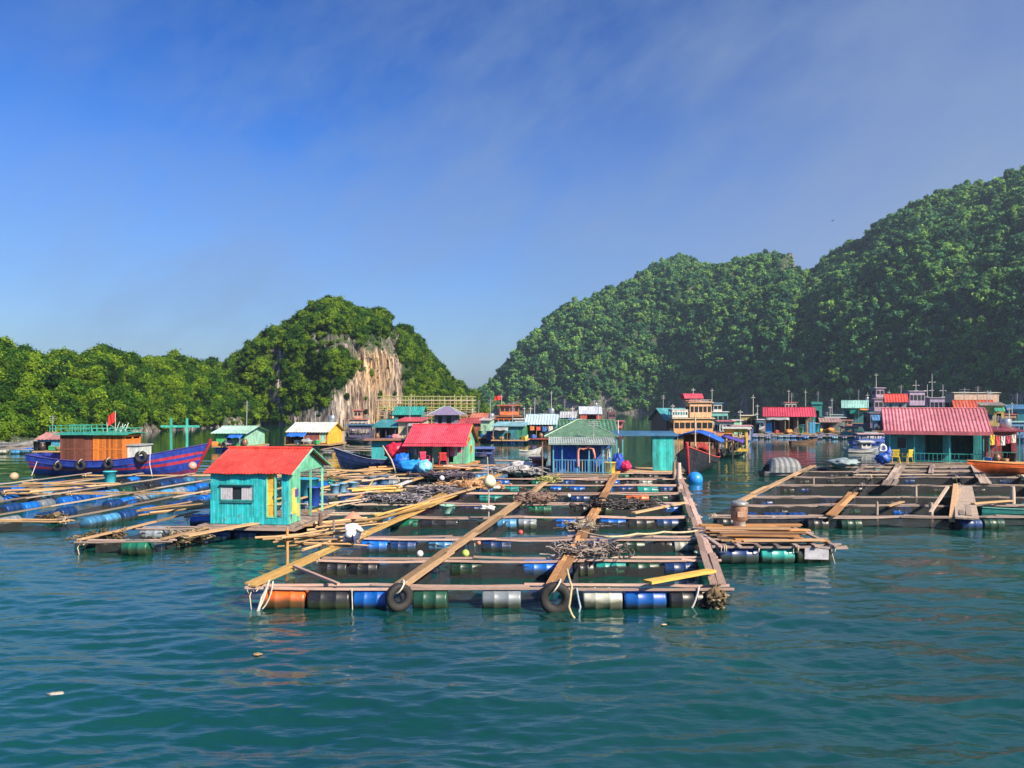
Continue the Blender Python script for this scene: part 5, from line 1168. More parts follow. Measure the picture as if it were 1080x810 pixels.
mb.add(vs,[(i*7+j,(i+1)*7+j,(i+1)*7+j+1,i*7+j+1) for i in range(n) for j in range(6)],0,.6,smooth=True)
f=mb.build('side_awning',plain((.10,.06,.36),.5,var=.35,scale=1.5),r); f.modifiers.new('t','SOLIDIFY').thickness=.03
mb=MB()
for x in(4.8,9.6):
    for y in(-1.2,1.2): mb.tube([(x,y,.8),(x,y,3.0)],.05,6)
mb.tube([(10.2,.2,1.2),(10.2,.2,4.4)],.06,6)
mb.build('awning_poles',paint((.55,.5,.4)),r)
for k in range(4):
    mb=MB(); mb.box((9.4+k*.6,.9-.05*k,1.95+.1*k),(.5,.6,.35)); mb.build('red_crate',paint((.66,.08,.07)),r)
# --- yellow pillared boat right of it
r=far_boat('green and white boat with bright yellow pillars, right of the red stemmed boat',757,787,78,-12,[{'x':(.25,.95),'w':2.4,'z':.6,'h':2.3,'c':(.78,.52,.05),'roof':(.60,.62,.56),'bays':3,'over':.4,'open':True,'wb':.12,'wt':.72},{'x':(-.15,.30),'w':2.2,'z':1.9,'h':.5,'c':(.70,.22,.08),'roof':(.70,.26,.08),'bays':2,'over':.5,'open':True}],(.10,.16,.12),stripe=(.42,.55,.40),B=2.6,fs=.9,fm=.8,fb=1.3,name='covered_boat',cat='boat',zs=1.0,group=None)
for k,(px,py) in enumerate([(742,475),(749,477),(756,475),(763,477),(770,474),(776,471),(781,468)]):
    Yk=66+k*1.6; x,z=XZ(px,py,Yk)
    tyre('black tyre on the mooring beam right of the red stemmed boat, '+['nearest the stem','second from the stem','third from the stem','middle of the seven','fifth from the stem','sixth from the stem','farthest and smallest'][k],(x,Yk,max(.25,z)),.9,.42,'tyres beside the red stemmed boat',rope=False)
bm=thing('mooring_beam','long brown mooring beam with hanging tyres to the right of the red stemmed boat','beam',B2(742,497)+(0,)); 
mb=MB(); a=(*XZ(740,471,65.2),0);
A=Vector((XZ(739,470,65)[0]+.2,65,1.75)); Bq=Vector((XZ(786,462,77)[0],77,1.95)); mb.beam(A+Vector((0,0,0)),Bq,.16,.16); mb.build('beam',W_DARK,bm,world=True)
for q in(0,.33,.66,1):
    mb=MB(); c=A.lerp(Bq,q); mb.tube([c,(c.x,c.y,-.3)],.08,7); mb.build('pile',W_DARK,bm,world=True)
# --- striped covered boat
def striped_boat():
    p=G(806,503,0); Y=p.y; L=(850-804)/F*Y
    r,sh,hb,xo=boat('covered_boat','little boat with a domed grey and white striped canopy floating left of the right raft',(p.x,Y+.4),4,L,1.7,.35,.32,.5,(.22,.21,.22),stripe=(.16,.15,.16),gun=(.35,.33,.32),deck=W_GREY,inner=.2)
    cv=None; n=10; m=24; mb=MB(); vs=[]
    x0,x1=L*.06,L*.86; H=1.05
    for i in range(m+1):
        q=i/m; x=x0+(x1-x0)*q; e=(1-abs(2*q-1)**3.5)**.5 if 0<q<1 else 0.05; e=max(e,.15)
        for j in range(n+1):
            a=PI*j/n; vs.append((x-(1-q)*.0+.25*math.sin(a)*(q<.5)*(1-2*q),-math.cos(a)*.95*(.55+.45*e),.35+math.sin(a)**.8*H*(.45+.55*e)))
    for i in range(m):
        mb.add([vs[(i+d)*(n+1)+j] for d in(0,1) for j in range(n+1)],[(j,j+n+1,j+n+2,j+1) for j in range(n)],(i//2)%2,.6)
    o=mb.build('striped_canopy',[plain((.24,.25,.25),.7),plain((.10,.12,.15),.7)],r); o.modifiers.new('t','SOLIDIFY').thickness=.02
striped_boat()
# --- orange boat at the right edge
p=B2(1034,499,.0)
boat('rowing_boat','bright orange open boat lying on the right raft at the picture edge',((1030-CX)/F*50.5+6.0,50.5),178,5.9,1.5,.48,.42,.62,(.78,.14,.015),stripe=(.70,.10,.01),bottom=(.6,.10,.02),gun=(.80,.35,.10),inner=.25,draft=.3)[0].location.z=.92
p=B2(1034,548,.0)
boat('rowing_boat','teal green open boat with a pink oar beside the right end of the right raft',(p[0]+.4,p[1]+.9),3,4.6,1.5,.5,.42,.6,(.015,.20,.20),stripe=(.02,.30,.28),gun=(.03,.30,.27),inner=.2,draft=.25)
# bamboo raft hull left bow buoy
# ================================================================== loose things
def one(name,label,cat,mb,mat,loc=(0,0,0),rz=0,group=None,smooth=None):
    o=mb.build(name,mat); o.location=loc; o.rotation_euler=(0,0,rz); return tag(o,label,cat,group)
def on(px,py,z=.62): return tuple(G(px,py,z))
# tyres on the front of the main raft
Yt=vM[0]-.42
for px,py,R,l,rz in((421,630,.37,'old tyre hanging at the second walkway end of the foreground raft, with a white rope',.55),(586,631,.42,'largest old tyre hanging face on at the third walkway end of the foreground raft',.03)):
    x,z=XZ(px,py,Yt); tyre(l,(x,Yt,z),rz,R,None)
# white ropes, hanging cords on the front
def rope(label,pts,r=.016,c=(.62,.60,.52),name='rope',group='ropes on the rafts'):
    mb=MB(); P=[Vector(p) for p in pts]; out=[]
    for i in range(len(P)-1):
        for k in range(6):
            q=k/6; out.append(P[i].lerp(P[i+1],q)+Vector((0,0,-math.sin(q*PI)*.04)))
    out.append(P[-1]); mb.tube(out,r,6); return one(name,label,'rope',mb,plain(c,.9),group=group)
yf=vM[0]-.3
def fr(px,py,y=None): x,z=XZ(px,py,y or yf); return (x,y or yf,z)
rope('pale rope bundle tied round the near left corner of the foreground raft',[fr(284,612),fr(276,630),fr(270,648),fr(274,640),fr(281,622)],.03)
rope('second pale rope end dangling at the near left corner',[fr(288,613),fr(285,628),fr(277,642)],.02)
rope('pale strap hanging over the black barrel near the right corner of the foreground raft',[fr(737,618),fr(735,628),fr(729,642)],.025,(.6,.6,.6))
rope('thin white cord hanging beside the blue barrel of the front row',[fr(371,620),fr(372,650)],.015)
rope('tangled straw coloured rope on the third walkway next to the face on tyre',[fr(598,600,18),fr(603,618,18),fr(600,640,17.9),fr(606,652,17.9)],.03,(.5,.42,.25))
rope('bluish rope ends hanging right of the face on tyre',[fr(608,620),fr(612,640),fr(607,655)],.03,(.35,.45,.55))
rope('pale teal mooring rope from the foreground raft to the plank stacked work raft',[G(735,556,.6),G(748,562,.4),G(752,572,.25),G(742,583,.5),G(733,582,.6)],.03,(.40,.60,.55))
rope('long straw rope lying along the fourth beam of the foreground raft',[G(612,560,.66),G(640,566,.66),G(672,563,.66),G(700,561,.66),G(735,560,.66)],.04,(.55,.45,.28))
# dirt and weed bunch at near right corner
def tangle(label,c,s,n,cols,name='net_heap',cat='net heap',r=.02,group=None,flat=.4,drop=0):
    c=Vector(c); mb=MB(); n=int(n*1.6)
    mb.blob(c+Vector((0,0,s[2]*.25)),1,s[0]*.42,s[1]*.42,s[2]*.38,m=0,seed=c.x,amp=.6,n=9,fr=2.6)
    for k in range(n):
        p=c+Vector((random.gauss(0,s[0]*.25),random.gauss(0,s[1]*.25),random.random()*s[2]*.5)); pts=[]
        d=Vector((random.gauss(0,1),random.gauss(0,1),random.gauss(0,.3)))
        for i in range(11):
            pts.append(p.copy()); d=(d+Vector((random.gauss(0,1.1),random.gauss(0,1.1),random.gauss(0,.7)))).normalized(); p=p+Vector((d.x,d.y,d.z*.5))*min(.13,s[0]*.10)
            p.z=max(c.z-drop,min(c.z+s[2],p.z))
        mb.tube(pts,r*random.uniform(.5,1.2),4,m=random.randrange(len(cols)))
    o=mb.build(name,[plain(x,.9,var=.5) for x in cols]); return tag(o,label,cat,group)
NET=[(.10,.09,.09),(.20,.17,.16),(.05,.05,.06)]
OY=[(.16,.11,.06),(.07,.06,.03),(.30,.24,.16),(.03,.03,.02)]
tangle('pile of weed grown rope at the near right corner of the foreground raft',fr(755,640),(.45,.4,.75),40,OY,'rope_pile','rope pile',.03,drop=.5)
tangle('grey brown net heap on the second beam right of the third walkway',on(622,584),(1.5,.8,.4),90,[(.22,.18,.16),(.34,.28,.26),(.10,.09,.09)],r=.025)
tangle('grey net and rope heap beside the third walkway, above the long straw rope',on(614,557),(.9,.8,.4),60,[(.25,.22,.18),(.4,.34,.24),(.10,.09,.09)],r=.025)
tangle('black net heap draped between the middle beams, right of the third walkway',on(655,535),(3.4,1.0,.42),110,[(.02,.02,.022),(.07,.065,.07),(.14,.12,.12)],r=.03)
tangle('brown net heap beside the second walkway, near the red buoy row',on(566,528),(1.8,1.2,.4),70,[(.16,.10,.08),(.26,.18,.15)],r=.03)
tangle('olive green rope bunch tied at the far end of the second walkway',on(577,508),(.9,.7,.5),50,[(.34,.36,.12),(.16,.18,.07),(.5,.46,.2)],'rope_pile','rope pile',.03)
tangle('orange brown net heap left of the lamp pole',on(500,514),(2.6,1.3,.5),110,[(.46,.24,.12),(.32,.17,.09),(.55,.34,.18)],r=.035)
tangle('dark net heap on the rear left beams below the blue bags',on(470,503),(3.6,1.5,.4),90,[(.06,.05,.08),(.12,.10,.14),(.24,.20,.22)],r=.04)
tangle('grey net heap behind the lamp pole, nearly white on top',on(545,499),(3.2,1.6,.7),110,[(.42,.42,.44),(.22,.22,.25),(.30,.29,.30)],r=.04)
tangle('heap of dark mussel ropes left of the lamp pole, in front of the orange net',on(460,519),(3.0,1.4,.35),90,[(.07,.06,.07),(.16,.14,.16),(.28,.26,.30)],r=.03)
tangle('grey net heap with black folds right of the big bamboo bundle',on(420,528),(2.8,1.6,.35),80,[(.08,.08,.10),(.20,.19,.22),(.32,.30,.34)],r=.03)
for k,(px,py,l) in enumerate([(102,571,'oyster covered rope clump on the near left end of the low raft'),(193,571,'oyster covered rope clump hanging just left of the turquoise hut'),(118,570,'smaller oyster rope clump in the middle of the low raft end'),(58,549,'yellowish weed clump hanging from the wide left raft')]):
    p=G(px,py,.15); tangle(l,p,(1.1 if k<2 else .6,.6,.5),70,OY,'rope_clump','rope clump',.03,drop=.35,group='oyster and weed clumps hanging from the left rafts')
# bamboo poles, sticks and odd boards
def poles(label,base,n,L,ang,spread,mat,cat='poles',name='pole_bundle',r=.045,z=.68,zj=.35,aj=.1,group=None):
    b=thing(name,label,cat,base,0,group)
    for k in range(n):
        mb=MB(); a=ang+random.gauss(0,aj); l=L*random.uniform(.6,1.1); c=Vector(base)+Vector((random.gauss(0,spread),random.gauss(0,spread*.8),random.random()*zj))
        d=Vector((math.cos(a),math.sin(a),random.gauss(0,.03))); rr=r*random.uniform(.6,1.2)
        pts=[c+d*(l*(q-.5))+Vector((0,0,random.gauss(0,.012))) for q in (0,.25,.5,.75,1)]
        mb.tube(pts,[rr,rr*.95,rr*.9,rr*.82,rr*.7],7,t=random.random()); mb.build('pole',mat,b,world=True)
    return b
ang=math.atan2(1,VA)
poles('heap of bamboo poles and broken sticks just below the person in white',(G(330,575,.62)),15,2.6,math.radians(28),.45,W_TAN,'poles',aj=.5,r=.045,zj=.4)
poles('tan bamboo bundle along the beam between the hut and the pole heap',(G(362,556,.62)),6,3.4,math.radians(38),.3,W_TAN,aj=.12,r=.05)
poles('pale bamboo bundle lying across the poles behind the person in white',(G(385,528,.62)),4,3.6,math.radians(50),.3,W_PALE,aj=.1,r=.05)
poles('short bamboo bundle with a cut end halfway up the left side',(G(398,519,.7)),7,3.4,math.radians(42),.3,W_BAM,aj=.1,r=.06)
poles('forked pale driftwood poles above the grey net heap on the left',(G(397,506,.8)),4,3.0,math.radians(40),.35,W_PALE,aj=.5,r=.06)
poles('yellow bamboo bundle alongside the first walkway at its upper half',(G(425,541,.68)),5,5.2,math.atan2(1,.42),.16,W_BAM,aj=.05,r=.06,zj=.25)
poles('long tan poles running behind the turquoise hut towards the blue bow',(G(190,538,.62)),4,5,math.radians(68),.5,W_TAN,aj=.25,r=.05)
poles('scattered tan poles on the far part of the wide left raft',(G(60,516,.62)),6,5,math.radians(30),1.3,W_TAN,aj=.3,r=.06)
poles('tangle of tan poles and boards behind the turquoise hut porch',(G(365,503,.62)),10,4,math.radians(15),1.1,W_TAN,aj=.35,r=.06,zj=.5)
poles('brown boards and poles in front of the pink roofed hut porch',(G(440,497,.62)),9,4,math.radians(18),1.3,W_ORG,aj=.3,r=.06,zj=.4)
poles('brown and white sticks in front of the mint gable',(G(520,493,.62)),9,3.5,math.radians(12),1.5,W_PINK,aj=.35,r=.06,zj=.4)
poles('loose poles on the rear beams left of the blue balustrade house',(G(560,496,.62)),6,4,math.radians(8),1.0,W_GREY,aj=.25,r=.06,zj=.3)
def board(label,a,b,w,mat,h=.05,name='loose_plank',group='loose planks on the rafts',n=1):
    mb=MB(); A=Vector(a);B=Vector(b); sd=(B-A).cross(Vector((0,0,1))).normalized()
    for k in range(n): mb.beam(A+sd*(k-(n-1)/2)*w*1.04+Vector((0,0,.01*k)),B+sd*(k-(n-1)/2)*w*1.02+Vector((0,0,.015*(k%2))),w,h,t=random.uniform(.5,1))
    return tag(mb.build(name,mat),label,'plank',group)
YB=wood((.80,.50,.10),(.45,.25,.05))
board('bright yellow double plank slanting across the near right cage to the right walkway',G(683,614,.74),G(751,602,.78),.16,YB,.07,n=2)
board('tan plank slanting across the rear right cage',G(668,541,.72),G(722,530,.74),.22,W_TAN,.06)
board('pale tan plank lying across the beam left of the lamp pole',G(465,518,.72),G(528,511,.72),.16,W_TAN,.06)
board('tan plank joining the bamboo walkway with the lamp pole',G(442,531,.72),G(500,515,.74),.18,W_TAN,.06)
board('thin diagonal brace at the near left cage of the foreground raft',G(310,597,.70),G(357,616,.66),.09,W_PINK,.06)
board('grey gangplank leading to the left side of the turquoise hut',G(196,565,.62),G(285,549,.66),.35,W_TAN,.05)
board('upright pale board leaning at the right raft edge',G(1020,547,.55),G(1016,513,.75),.85,W_PALE,.07)
board('curved tan post beside the upright pale board',G(1004,548,.4),G(1008,512,.9),.22,W_TAN,.2)
board('short tan plank on the right raft near its first crossing',G(936,534,.62),G(952,529,.62),.2,W_TAN,.05)
board('pale plank pointing at the right edge of the picture',G(1026,531,.72),G(1066,528,.72),.2,W_TAN,.06)
board('white board lying across the poles in front of the blue bags',G(420,512,.8),G(432,507,.8),.3,paint(WHITE),.06)
board('pale driftwood branch rising beside the mooring cleat on the right raft',G(981,541,.6),(G(993,530,.6)+Vector((.3,0,.75))),.12,W_PALE,.1)
# the lamp pole
def lamp_pole():
    b=G(515,548,.5); r=thing('lamp_pole','thin white pole with a cream lamp basket standing between two walkways','lamp pole',b)
    zt=HC-(482-HY)/F*b.y; zl=HC-(508-HY)/F*b.y
    mb=MB(); mb.tube([(b.x,b.y,-.3),(b.x+.02,b.y,1.5),(b.x-.04,b.y,zt)],[.035,.03,.022],8); mb.build('pole',paint((.66,.60,.56)),r,world=True)
    mb=MB(); c=(b.x+.06,b.y-.02,zl); mb.lathe([(.03,.28),(.12,.25),(.22,.12),(.27,-.02),(.22,-.16),(.10,-.20)],c,seg=16); mb.build('lamp_shade',plain((.76,.70,.46),.6),r,world=True)
    mb=MB(); mb.box((b.x+.35,b.y,zl-.22),(.3,.12,.1)); mb.build('bracket',paint(WHITE),r,world=True)
    mb=MB(); mb.blob((b.x-.03,b.y,1.0),.16,1.8,1,.6,seed=2,amp=.5); mb.build('cloth_wrap',plain((.7,.68,.66),.8),r,world=True)
lamp_pole()
def post(label,px,py,top,r=.05,mat=None,z=.5,name='post',lean=0,group='standing poles on the rafts'):
    b=G(px,py,z); zt=HC-(top-HY)/F*b.y; mb=MB(); mb.tube([(0,0,-z-.2),(lean*.5,0,(zt-z)*.5),(lean,0,zt-z)],[r,r,r*.8],8)
    return one(name,label,'post',mb,mat or W_PALE,b,group=group)
post('thin grey pole at the far end of the second walkway',572,505,466,.045)
post('white pole standing at the left end of the flat blue roof',652,497,443,.05,paint(WHITE))
post('pale post at the rear right corner of the foreground raft, left of the pair',711,505,487,.10)
post('wide pale post at the rear right corner of the foreground raft, right of the pair',716,507,488,.16,W_PINK)
post('rusty post with a top knot left of the bamboo heap',303,583,556,.05,W_ORG)
post('dark mooring post in front of the turquoise hut porch',338,562,541,.08,W_DARK)
post('short grey post between the hut and the person in white',352,566,548,.045,W_GREY)
post('thin yellowish stick leaning behind the person in white',384,520,506,.04,W_BAM,lean=.5)
post('pale mooring cleat post in the middle of the right raft',982,541,530,.10)
post('pale stub post near the left crossing of the right raft',858,511,503,.06)
post('second pale stub post near the right crossing of the right raft',925,539,529,.06)
post('pale stub post at the right end of the right raft',1068,530,513,.12)
post('bent pale stub post above the blue barrel of the right raft',966,524,513,.07)
post('rusty pole behind the red chairs of the pink roofed hut',422,500,470,.06,W_PALE,lean=-1.2)
# chairs
def chair(label,p,c,rz,s=1.0,group=None):
    r=thing('plastic_chair',label,'chair',p,rz,group); m=plain(c,.4,var=.12)
    mb=MB(); mb.box((0,0,.42*s),(.46*s,.44*s,.04)); mb.build('seat',m,r)
    mb=MB()
    for k in range(5): mb.box((-.16*s+k*.08*s,.22*s,.64*s),(.05*s,.03,.38*s),rx=-.12)
    mb.box((0,.25*s,.84*s),(.44*s,.035,.08*s),rx=-.12); mb.build('backrest',m,r)
    for sx in(-1,1):
        for sy in(-1,1):
            mb=MB(); mb.beam((sx*.20*s,sy*.18*s,.42*s),(sx*.24*s,sy*.23*s,0),.045,.045); mb.build('leg',m,r)
        mb=MB(); mb.beam((sx*.23*s,-.18*s,.63*s),(sx*.23*s,.22*s,.65*s),.05,.03); mb.beam((sx*.23*s,-.18*s,.42*s),(sx*.23*s,-.18*s,.63*s),.04,.04); mb.build('armrest',m,r)
def porch_pt(px,py,z=.63): return G(px,py,z)
CH0=0
chair('crimson plastic chair lying back at the left side of the pink roofed hut porch',porch_pt(448,492),(.66,.03,.10),.6,1.25,'red plastic chairs by the pink roofed hut')
chair('bright red plastic chair upright at the right side of the pink roofed hut porch',porch_pt(467,492.5),(.74,.05,.05),3.3,1.25,'red plastic chairs by the pink roofed hut')
chair('yellow plastic chair nearest the blue bag in front of the teal house',porch_pt(944,488.5),(.80,.58,.02),2.9,1.25,'yellow plastic chairs by the teal house')
chair('yellow plastic chair beside the first post of the teal house',porch_pt(957,488.5),(.74,.56,.05),3.6,1.25,'yellow plastic chairs by the teal house')
# bags, tubs, buckets
def bag(label,p,s,c,c2=None,name='bag',cat='bag',seed=0,group=None):
    mb=MB(); mb.blob((0,0,s[2]),1,s[0],s[1],s[2],seed=seed+1.3,amp=.26,n=14,fr=3.0)
    o=one(name,label,cat,mb,plain(c,.45,var=.3,scale=1.5),p,group=group)
    return o
bag('tall bright blue bag standing left of the red chairs',G(424,497,.63),(.62,.5,.62),(.01,.14,.72),seed=1)
bag('wide blue bag lying in front of the crimson chair',G(435,498,.63),(1.0,.6,.42),(.02,.26,.75),seed=2)
bag('pale blue bag lying at the right end of the row of blue bags',G(447,499,.63),(.55,.5,.44),(.16,.50,.78),seed=3)
bag('dark blue bag with a coil on it at the left corner of the teal house',G(931,489,.63),(.55,.5,.42),(.02,.09,.42),seed=4)
bag('bright blue sack standing against the left corner of the teal house',G(937,487,.63),(.28,.3,.6),(.03,.12,.66),seed=5)
bag('grey tarpaulin mound on the rear left corner of the right raft',G(890,492,.63),(1.1,.9,.30),(.25,.32,.34),seed=6,name='tarpaulin_mound',cat='tarpaulin')
bag('crimson bundle under the flat blue roof, right of the yellow tub',G(659,497,.63),(.42,.4,.36),(.55,.02,.10),seed=7,name='bundle')
bag('blue bundle hanging at the left post of the flat blue roof',G(652,497,.63),(.42,.3,.62),(.02,.07,.50),seed=8,name='bundle')
bag('red cloth bundle left of the red chairs on the dark work boat',Vector((*XZ(418,484,60)[:1],60,.95)),(.85,.5,.65),(.66,.02,.06),seed=9,name='bundle')
bag('whitish sack lying on the rear beams behind the grey net heap',G(551,496,.63),(.9,.5,.32),(.55,.55,.58),seed=10)
mb=MB(); mb.tube([(.26*math.cos(a),.08*math.sin(a*2),.26*math.sin(a)) for a in [2*PI*k/20 for k in range(20)]],.08,8,closed=True)
x,z=XZ(927,472,60); one('rope_coil','white coil of hose on the dark blue bag by the teal house','coil',mb,plain((.62,.64,.68),.7),(x,59.4,z))
def tub(label,p,r,h,c,name='bucket',cat='bucket',group=None,handle=True):
    o=thing(name,label,cat,p,0,group); mb=MB(); mb.lathe([(r*.78,0),(r*.80,.01),(r,h),(r*1.06,h),(r*1.06,h-.03),(r*.97,h-.03),(r*.94,h),(r*.74,.04),(.01,.04)],seg=18); mb.build('body',plain(c,.45,var=.15),o)
    if handle:
        mb=MB(); mb.tube([(r*math.cos(a),0,h+.02+r*.7*math.sin(a)) for a in [PI*k/10 for k in range(11)]],.012,5); mb.build('handle',plain((.4,.4,.4),.4,.6),o)
tub('yellow tub at the right end of the blue balustrade',G(643,499,.63),.42,.75,(.80,.60,.03),'tub','tub',handle=False)
tub('blue bucket by the door of the turquoise hut',G(303,552,.63),.17,.34,(.02,.10,.48))
tub('cyan drum end standing on the far part of the wide left raft',G(116,509,.5),.38,.7,(.06,.52,.66),'tub','tub',handle=False)
tub('small mint box shaped tub left of the lamp pole base',G(472,541,.55),.3,.35,(.35,.65,.52),'tub','tub',handle=False)
# buoys
def buoy(label,p,r,c,cat='buoy',group=None,ring=True,name='buoy'):
    mb=MB(); prof=[(max(.001,r*math.sin(PI*k/14)),-r*math.cos(PI*k/14)) for k in range(15)]; mb.lathe(prof,seg=22)
    o=one(name,label,cat,mb,plain(c,.4,var=.25,scale=2),p,group=group)
    if ring:
        mb=MB(); mb.tube([(.09*math.cos(a),0,r+.03+.09*math.sin(a)) for a in [2*PI*k/10 for k in range(10)]],.02,5,closed=True); mb.build('eye',plain((.05,.05,.06)),o)
b=G(733,509,0); buoy('big blue ball buoy floating by the rear right corner of the foreground raft',(b.x,b.y,.22),.52,(.02,.26,.75))
for k,(px,py,z,r_,c,l) in enumerate([(549,563,.64,.09,(.62,.08,.06),'small red float on the third beam of the foreground raft'),(443,586,.66,.10,(.7,.66,.6),'white float by the second walkway on the second beam'),(491,586,.5,.12,(.45,.6,.10),'yellow green float in the near middle cage'),(505,574,.66,.07,(.6,.2,.12),'tiny rust float in the near middle cage'),(600,524,.64,.10,(.7,.66,.62),'white float near the orange barrel at the back'),(203,494,.7,.30,(.60,.30,.24),'large salmon pink float under the red bow of the blue boat'),(15,505,.7,.25,(.45,.32,.2),'brown float on the far part of the wide left raft'),(466,506,.8,.16,(.6,.6,.62),'white float behind the mussel ropes')]):
    g=G(px,py,z); buoy(l,(g.x,g.y,z+r_*.6),r_,c,ring=False,name='float',cat='float')
# three blue tubs in the left cluster
for k,(px,py) in enumerate([(353,521),(361,519),(372,518)]): 
    g=G(px,py,.5); tub('pale blue tub behind the hut porch, '+['left','middle','right'][k]+' one of three in a row',(g.x,g.y,.5),.26,.5,(.22,.45,.66),'tub','tub','row of pale blue tubs',handle=False)
for k,(px,py,c,l) in enumerate([(391,511,(.3,.45,.6),'grey blue tub under the driftwood poles, left one of two'),(404,510,(.12,.25,.5),'darker blue tub under the driftwood poles, right one of two')]):
    g=G(px,py,.5); tub(l,(g.x,g.y,.5),.42,.5,c,'tub','tub','tubs under the driftwood',handle=False)
g=G(331,536,.5); tub('dark blue drum standing inside the hut side porch',(g.x,g.y,.63),.3,.85,(.02,.08,.45),'drum','drum',handle=False)
g=G(325,525,.5); tub('sky blue tub showing high behind the hut side porch',(g.x,g.y,.6),.55,.9,(.03,.35,.55),'tub','tub',handle=False)
# engine / stove on the work raft
def stove():
    b=Vector((wx+ww*.40,wy+2.9,.68)); o=thing('stove','rusty drum stove with a round glass bowl on top standing on the work raft','stove',b)
    mb=MB(); mb.lathe([(.22,0),(.22,.32),(.24,.33),(.24,.36)],seg=18); mb.build('base',plain((.45,.42,.40),.6),o)
    mb=MB(); mb.lathe([(.28,.36),(.30,.40),(.30,.82),(.28,.86)],seg=18); mb.build('drum_body',plain((.30,.17,.11),.7,.2,var=.5),o)
    mb=MB(); mb.box((0,-.29,.6),(.3,.03,.2)); mb.build('hatch',plain((.45,.28,.20),.7),o)
    mb=MB(); mb.lathe([(.27,.87),(.32,.92),(.32,.99),(.26,1.04),(.14,1.07),(.02,1.08)],seg=18); mb.build('bowl_lid',plain((.30,.31,.31),.35,.3),o)
stove()
# far small things
for k,(px,py,Y,c,s,l) in enumerate([(517,459,104,(.03,.08,.45),.75,'dark blue drum on the waterside deck left of the teal hut'),(523,457,104.2,(.10,.25,.60),.8,'lighter blue drum beside the dark one left of the teal hut'),(860,449,133,(.05,.45,.70),1.0,'cyan drum standing right of the open pink roofed shed'),(845,450,131,(.06,.42,.72),.9,'cyan drum on the deck of the open pink roofed shed')]):
    x,z=XZ(px,py,Y); tub(l,(x,Y,.62),s*.75,s*1.5,c,'drum','drum','standing drums at the far huts',handle=False)
# floating litter
def litter(label,px,py,s,c,name='floating_litter'):
    g=G(px,py,0); mb=MB()
    for k in range(3): mb.blob((random.uniform(-1,1)*s,random.uniform(-.6,.6)*s,.0),s*random.uniform(.4,.8),1.6,1,.22,seed=px+k,amp=.6,n=6)
    one(name,label,'litter',mb,plain(c,.6),(g.x,g.y,wave_at(g.x,g.y)+.02))
litter('pale scrap of foam floating alone in the open water at the lower left',57,735,.10,(.42,.39,.32))
litter('brown leaf scrap floating below the near left corner of the foreground raft',276,690,.10,(.35,.24,.12))
litter('tiny brown scrap floating below the blue barrel at the right',699,662,.07,(.5,.36,.2))

# ------------------------------------------------------------------ life on the decks
def deck_item(kind,p,c,label,s=1.0,rz=0):
    if kind=='crate':
        o=thing('crate',label,'crate',p,rz,'things standing on the hut decks'); mb=MB()
        for sx,sy,w_,d_ in((0,-.22,.6,.03),(0,.22,.6,.03),(-.29,0,.03,.42),(.29,0,.03,.42)):
            for zz in(.08,.22,.36): mb.box((sx*s,sy*s,zz*s),(w_*s,d_*s,.11*s))
        mb.box((0,0,.02*s),(.56*s,.42*s,.03)); mb.build('body',plain(c,.5,var=.2),o)
        mb=MB(); mb.blob((0,0,.36*s),.22*s,1.15,.85,.5,seed=p[0],amp=.4,n=6); mb.build('contents',plain((.25,.22,.2),.9,var=.6),o)
    elif kind=='drum': tub(label,p,.28*s,.85*s,c,'drum','drum','things standing on the hut decks',handle=False)
    elif kind=='basket':
        o=thing('basket',label,'basket',p,rz,'things standing on the hut decks'); mb=MB(); mb.lathe([(.20*s,0),(.30*s,.14*s),(.34*s,.32*s),(.31*s,.32*s),(.26*s,.14*s),(.01,.06*s)],seg=14); mb.build('body',W_TAN,o)
        mb=MB(); mb.tube([(.33*s*math.cos(a),.33*s*math.sin(a),.32*s) for a in [2*PI*k/14 for k in range(14)]],.03*s,5,closed=True); mb.build('rim',W_ORG,o)
    elif kind=='jar':
        o=thing('clay_jar',label,'jar',p,rz,'things standing on the hut decks'); mb=MB(); mb.lathe([(.16*s,0),(.27*s,.15*s),(.31*s,.35*s),(.24*s,.58*s),(.18*s,.64*s),(.21*s,.68*s),(.15*s,.68*s),(.14*s,.6*s)],seg=16); mb.build('body',plain(c,.4,var=.3),o)
        mb=MB(); mb.lathe([(.22*s,.685*s),(.22*s,.71*s),(.05*s,.74*s),(.01,.77*s)],seg=14); mb.build('lid',plain((.2,.12,.08),.7),o)
    else:
        mb=MB(); mb.blob((0,0,.28*s),.5*s,1.3,.8,.62,seed=p[0]*3,amp=.35,n=9); one('tarpaulin_bundle',label,'tarpaulin',mb,plain(c,.5,var=.35,scale=2),p,rz,'things standing on the hut decks')
SHORT=['turquoise hut','central pink roofed hut','green walled hut','yellow gabled hut','dark open hut at the cliff','flat red roofed cream hut','small pale mint hut','brown roofed hut','light blue roofed teal hut','open pale blue roofed hut','blue house','long dark green roof house','flat blue roofed shelter','open pink roofed shed','narrow dark teal hut','pale teal roofed hut','small red roofed shed','orange red roofed hut','yellow walled hut','far right teal hut','grey roofed hut by the mountain','teal gabled hut','faded pink roofed blue hut','big pink roofed house','dark red lean-to','rust roofed brown hut','grey tin roofed hut','low blue roofed shed','rusty work shed']
CC={'crate':[('red',(.60,.06,.04)),('blue',(.03,.12,.5)),('green',(.04,.35,.14)),('orange',(.75,.22,.03)),('white',(.6,.6,.58)),('yellow',(.75,.55,.05))],'drum':[('blue',(.02,.12,.55)),('cyan',(.05,.42,.6)),('black',(.02,.02,.025)),('green',(.03,.3,.15))],'basket':[('woven',(.5,.35,.18))],'jar':[('brown',(.22,.11,.06)),('dark glazed',(.05,.03,.03))],'bundle':[('blue',(.02,.14,.6)),('orange',(.7,.25,.05)),('pink',(.6,.2,.25)),('grey',(.3,.32,.34)),('green',(.05,.3,.2))]}
